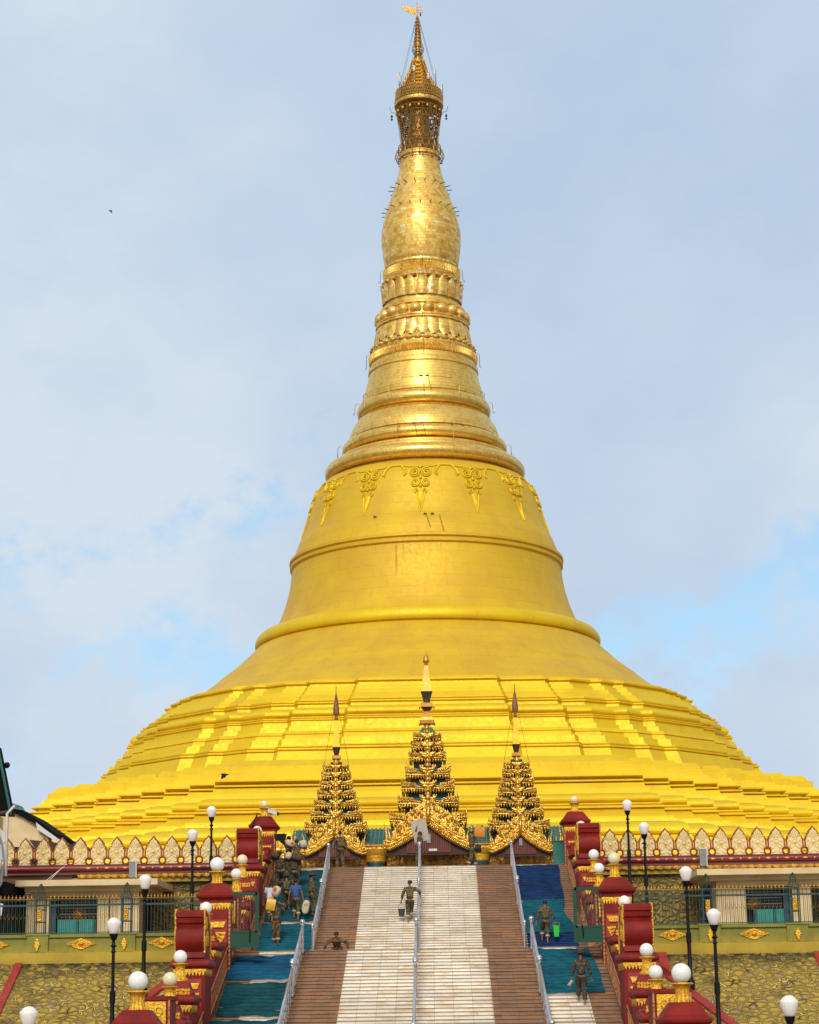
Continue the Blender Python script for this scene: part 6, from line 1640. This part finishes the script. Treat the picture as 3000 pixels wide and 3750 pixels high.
def can(label, c, dims, mat, rz=0., tilt=0.):
    t = thing('jerrycan', label, 'jerrycan', c, rz); t.rotation_euler = (0, tilt, rz)
    mb = MB(); x, y, z = (d / 2 for d in dims); b_ = .06
    mb.sq([(x - b_, -z), (x, -z + b_), (x, z - b_), (x - b_, z)], dy=y - x); mb.build('container', mat, t, smooth=True, angle=50)
    mb = MB(); mb.lathe([(.05, 0), (.05, .07), (.04, .08)], (x * .5, 0, z), 10); mb.build('cap', BLACK, t)
    mb = MB(); mb.tube([(-x * .6, 0, z - .01), (-x * .5, 0, z + .07), (x * .1, 0, z + .07), (x * .2, 0, z - .01)], .025, 6); mb.build('handle', mat, t)
    return t
def pail(name, label, c, r, h, mat, handle=True, cat='bucket', sq=False):
    t = thing(name, label, cat, c)
    mb = MB(); n = 4 if sq else 20; k = 1.25 if sq else 1; ro = math.pi / 4 if sq else 0
    mb.lathe([(r * .74 * k, 0), (r * .97 * k, h - .03), (r * 1.05 * k, h - .03), (r * 1.05 * k, h), (r * .93 * k, h), (r * .7 * k, .03)], (0, 0, 0), n, rot=ro); mb.build('shell', mat, t, smooth=not sq, angle=40)
    if handle:
        mb = MB(); mb.tube([(-r, 0, h - .03), (-r * .85, 0, h + .12), (0, 0, h + .32 if not sq else h + .12), (r * .85, 0, h + .12), (r, 0, h - .03)], .012, 5); mb.build('handle', GREYP, t)
    return t
UP, DOWN = 0., math.pi
def S(x, y): return (x, y, zst(y))
f = lambda d: {-1: (-.10, 0, 0), 1: (.10, .36 * d, .124 * d)}
# man with the dark bucket on the marble steps, hand on the middle rail
p, q_ = person(S(-.42, 93.7), UP, 'bareheaded soldier with a dark bucket on the marble middle steps', feet={-1: (-.08, .05, .0), 1: (.03, .3, .11)}, hands={-1: (-.34, .08, .90), 1: (.44, .12, 1.10), 'h1': (1, -.2, -.8)}, head=(0, -.9), shirt=CAMO, trou=CAMO)
pail('bucket', 'dark grey bucket hanging from the hand of the soldier on the marble steps', (q_['hand'][-1][0], q_['hand'][-1][1], q_['hand'][-1][2] - .62), .165, .33, BUCK)
# man with a hat, lower right
p, q_ = person(S(6.02, 75.4), R(-3), 'soldier in a wide olive hat walking up the lower right stairs', feet={-1: (-.10, .44, .14), 1: (.10, -.05, .0)}, hands={-1: (-.30, .05, .86), 1: (.34, .12, .90)}, hat=HATM, shirt=CAMOG, trou=CAMOG, cuff=False)
h_ = q_['hand'][-1]; t = thing('sandals', 'pair of pale sandals held by the soldier in the wide hat', 'sandals', (h_[0], h_[1] - .03, h_[2] - .12))
for k in (0, 1):
    mb = MB(); mb.lathe([(.05, -.14), (.055, -.04), (.045, .06), (.05, .14)], (-.06 + k * .03, k * .06, 0), 10, sy=.35); mb.v = [(x + z * .5, y, z * .7 - x * .3) for x, y, z in mb.v]; mb.build('sandal', CUFF, t, smooth=True)
# man with the green bucket
p, q_ = person(S(5.55, 90.3), R(2), 'soldier on the right side stairs carrying a bright green container', feet={-1: (-.12, .36, .12), 1: (.08, .0, .0)}, hands={-1: (-.34, .04, .88), 1: (.36, .05, .88)}, shirt=CAMOB, trou=CAMO, lean=.06, cuffz=.27)
pail('bucket', 'bright green square container held by the soldier on the right stairs', (q_['hand'][1][0] + .06, q_['hand'][1][1], q_['hand'][1][2] - .58), .15, .48, LIME, sq=True)
# head and shoulders above the landing
person((-3.42, 87.0, 2.6), DOWN, 'soldier crouching on the landing, only head and shoulders showing above the edge', crouch=.72, lean=1.05, head=(-.75, 0), feet={-1: (-.16, -.25, 0), 1: (.16, -.2, 0)}, hands={-1: (-.46, .48, .10), 1: (.46, .48, .10), 'h-1': (-1, -.3, .4), 'h1': (1, -.3, .4)}, cuff=False, shirt=CAMOB)
# board carrier at the stair head
p, q_ = person((-.02, 104.4, 7.28), R(115), 'soldier holding a grey board at the stair head, behind the middle rail', hands={-1: (-.30, .30, 1.12), 1: (.10, .12, 1.86), 'h1': (1, .2, -.3)}, head=(0, .1), shirt=CAMOB, feet={-1: (-.1, .2, 0), 1: (.1, -.15, 0)}, cuff=False)
t = thing('board', 'pale grey board leaning on the shoulder of the soldier at the stair head', 'board', (.06, 104.55, 9.08)); t.rotation_euler = (0, R(-11), R(6))
mb = MB(); mb.box(-.42, .36, -.03, .03, -.42, .70); mb.build('panel', BOARD, t)
# orange container carrier
p, q_ = person((2.62, 104.2, 7.28), R(-55), 'soldier with an orange container on his shoulder at the stair head', lean=.12, hands={1: (.20, .0, 1.84), -1: (-.20, .10, 1.78), 'h1': (1, .3, 0), 'h-1': (-1, .4, 0)}, feet={-1: (-.1, .35, 0), 1: (.1, -.3, 0)}, shirt=CAMO, head=(.25, 0), cuffz=.16)
can('orange square container on the shoulder of the soldier right of the stair head', (3.02, 104.1, 9.05), (.52, .42, .56), ORA, R(8), R(6))
t = thing('shoulder_bag', 'small dark bag hanging on the back of the soldier with the orange container', 'bag', (2.95, 103.9, 8.2)); mb = MB(); mb.sq([(.13, -.2), (.17, -.14), (.16, .12), (.12, .18)], dy=-.08); mb.build('pouch', BLACK, t, smooth=True, angle=50)
mb = MB(); mb.tube([(0, 0, .16), (-.1, .05, .5), (-.3, .12, .62)], .015, 5); mb.build('strap', BLACK, t)
# empty-handed man at the stair head
person((-4.05, 103.4, 7.28), R(8), 'bareheaded soldier at the stair head beside the left steel rail', feet={-1: (-.13, .1, 0), 1: (.14, .0, 0)}, hands={-1: (-.27, .1, .88), 1: (.31, .08, .88)}, shirt=CAMOB, trou=CAMO, cuff=False, head=(.1, 0))
# basin carrier and sack carriers, upper left
p, q_ = person((-6.55, 101.9, zst(101.9)), R(-6), 'soldier at the left stair top carrying a black basin', hands={-1: (-.28, .0, 1.72), 1: (.24, .1, 1.0), 'h-1': (-1, .2, -.2)}, feet=f(1), lean=.1, shirt=CAMO, cuff=False, head=(.3, .3))
pail('basin', 'round black basin held up by the soldier at the top of the left stairs', (-6.95, 101.6, zst(101.9) + 1.60), .33, .32, BASIN, False, 'basin')
p, q_ = person((-6.12, 101.2, zst(101.2)), R(0), 'hatless soldier raising both hands to a sack at the top of the left stairs', hands={-1: (-.36, .05, 1.52), 1: (.40, .02, 1.55), 'h-1': (-1, 0, -.6), 'h1': (1, 0, -.6)}, feet=f(1), lean=.12, shirt=CAMOB, trou=CAMOB, cuff=False, sleeves=1)
lump('sack', 'white sack with red print on the hatless soldier at the top left', 'sack', (-6.42, 101.15, zst(101.2) + 1.66), (.52, .4, .34), SACK, 1, [(SACKR, (.10, -.16, .0), (.16, .1, .16)), (SACKB, (-.2, -.06, -.02), (.1, .3, .22))], 0, .3)
lump('sack', 'white and blue sack, right shoulder of hatless soldier at top left', 'sack', (-5.78, 101.2, zst(101.2) + 1.62), (.40, .4, .40), SACK, 2, [(SACKB, (-.14, -.1, -.05), (.12, .2, .3))], 0, -.4)
p, q_ = person(S(-6.78, 98.9), R(4), 'soldier with a long brown sack on his left shoulder, beside the left balustrade', hands={-1: (-.26, .05, 1.66), 1: (.36, .0, .86), 'h-1': (-1, 0, -.4)}, feet=f(1), shirt=CAMOG, trou=CAMO, cuff=False, hat=HATM)
lump('sack', 'long brown sack on the shoulder of the soldier nearest the left balustrade', 'sack', (-6.98, 98.8, zst(98.9) + 1.70), (.42, .5, .34), SACKD, 3, None, 0, .5)
p, q_ = person(S(-6.06, 98.7), R(-4), 'soldier under white and brown sacks, just above the blue T-shirt', hands={-1: (-.26, .05, 1.62), 1: (.44, .05, 1.36), 'h-1': (-1, 0, -.4), 'h1': (1, 0, 0)}, feet=f(1), lean=.2, shirt=CAMOG, trou=CAMO, cuff=False, hair=True)
lump('sack', 'small white sack on the soldier just above the blue T-shirt', 'sack', (-6.30, 98.6, zst(98.7) + 1.72), (.32, .36, .36), SACK, 4, [(SACKB, (-.15, 0, -.05), (.08, .3, .3))], 0, .6)
lump('sack', 'brown sack on the soldier just above the blue T-shirt', 'sack', (-5.92, 98.6, zst(98.7) + 1.66), (.62, .4, .36), SACKD, 5, None, 0, .35)
# blue T-shirt
p, q_ = person(S(-5.66, 94.2), R(-3), 'man in a blue T-shirt and rolled camouflage trousers climbing the left stairs', hands={-1: (-.30, .02, .87), 1: (.31, .05, .87)}, feet={-1: (-.10, .30, .11), 1: (.10, .0, .0)}, shirt=BLUET, sleeves=.4, cuffz=.26)
h_ = q_['hand'][1]
lump('sack', 'folded cream sack hanging from the hand of the blue T-shirt man', 'sack', (h_[0] + .10, h_[1] - .05, h_[2] - .26), (.34, .2, .62), SACK, 6, [(CUFF, (.03, -.08, .1), (.2, .08, .16))], 0, .15)
pail('bucket', 'blue bucket standing on the cloth beside the man in a brown hat', (-5.22, 95.0, zst(95.0) + .04), .2, .42, BLUEB, True)
# man with hat holding the rail
person(S(-4.98, 94.9), R(-62), 'soldier in a brown hat turned sideways with his hand on the left steel rail', hands={-1: (-.16, .44, 1.02), 1: (.2, .1, .92)}, feet={-1: (-.08, .05, 0), 1: (.08, .0, .0)}, shirt=CAMO, trou=CAMO, cuff=False, hat=M('brown_hat', (.11, .045, .03), .8), head=(.1, 0))
# white T-shirt bent forward
p, q_ = person(S(-6.86, 94.0), R(-12), 'man in a white T-shirt bending forward beside the left balustrade', hands={-1: (-.32, .35, .80), 1: (.36, .30, 1.12)}, feet={-1: (-.10, .36, .12), 1: (.12, .0, .0)}, lean=.42, shirt=WHITET, sleeves=.35, head=(.3, .3), cuffz=.27)
lump('sack', 'sack with a bold red print on the back of the white T-shirt man', 'sack', (-6.52, 93.75, zst(94) + 1.36), (.40, .40, .50), SACK, 7, [(SACKR, (-.04, -.17, .06), (.18, .1, .24)), (SACKB, (.0, -.1, -.24), (.2, .2, .1))], 0, .5)
p, q_ = person(S(-6.18, 95.5), R(4), 'soldier in an olive hat mostly hidden behind the sacks and the blue T-shirt', hands={-1: (-.30, .2, 1.1), 1: (.30, .2, 1.1)}, feet=f(1), lean=.5, crouch=.06, hat=HATM, shirt=CAMO, cuff=False)
# descending man with the yellow jerrycan
p, q_ = person(S(-6.28, 90.75), R(176), 'soldier coming down the left stairs with a yellow jerrycan on his shoulder', feet={-1: (-.09, .20, -.12), 1: (.10, -.10, .0)}, hands={1: (.22, .08, 1.70), -1: (-.20, .12, 1.62), 'h1': (1, .2, -.3), 'h-1': (-1, .2, -.3)}, head=(.35, .1), lean=.1, shirt=CAMOB, trou=CAMOB, cuffz=.2)
can('yellow jerrycan on the shoulder of the soldier coming down the left stairs', (-6.50, 90.6, zst(90.7) + 1.72), (.40, .34, .54), YEL, R(0), R(10))
lump('sack', 'small cream bag on the landing beside the left green gate', 'bag', (-7.15, 81.0, 2.78), (.3, .3, .36), SACK, 8)
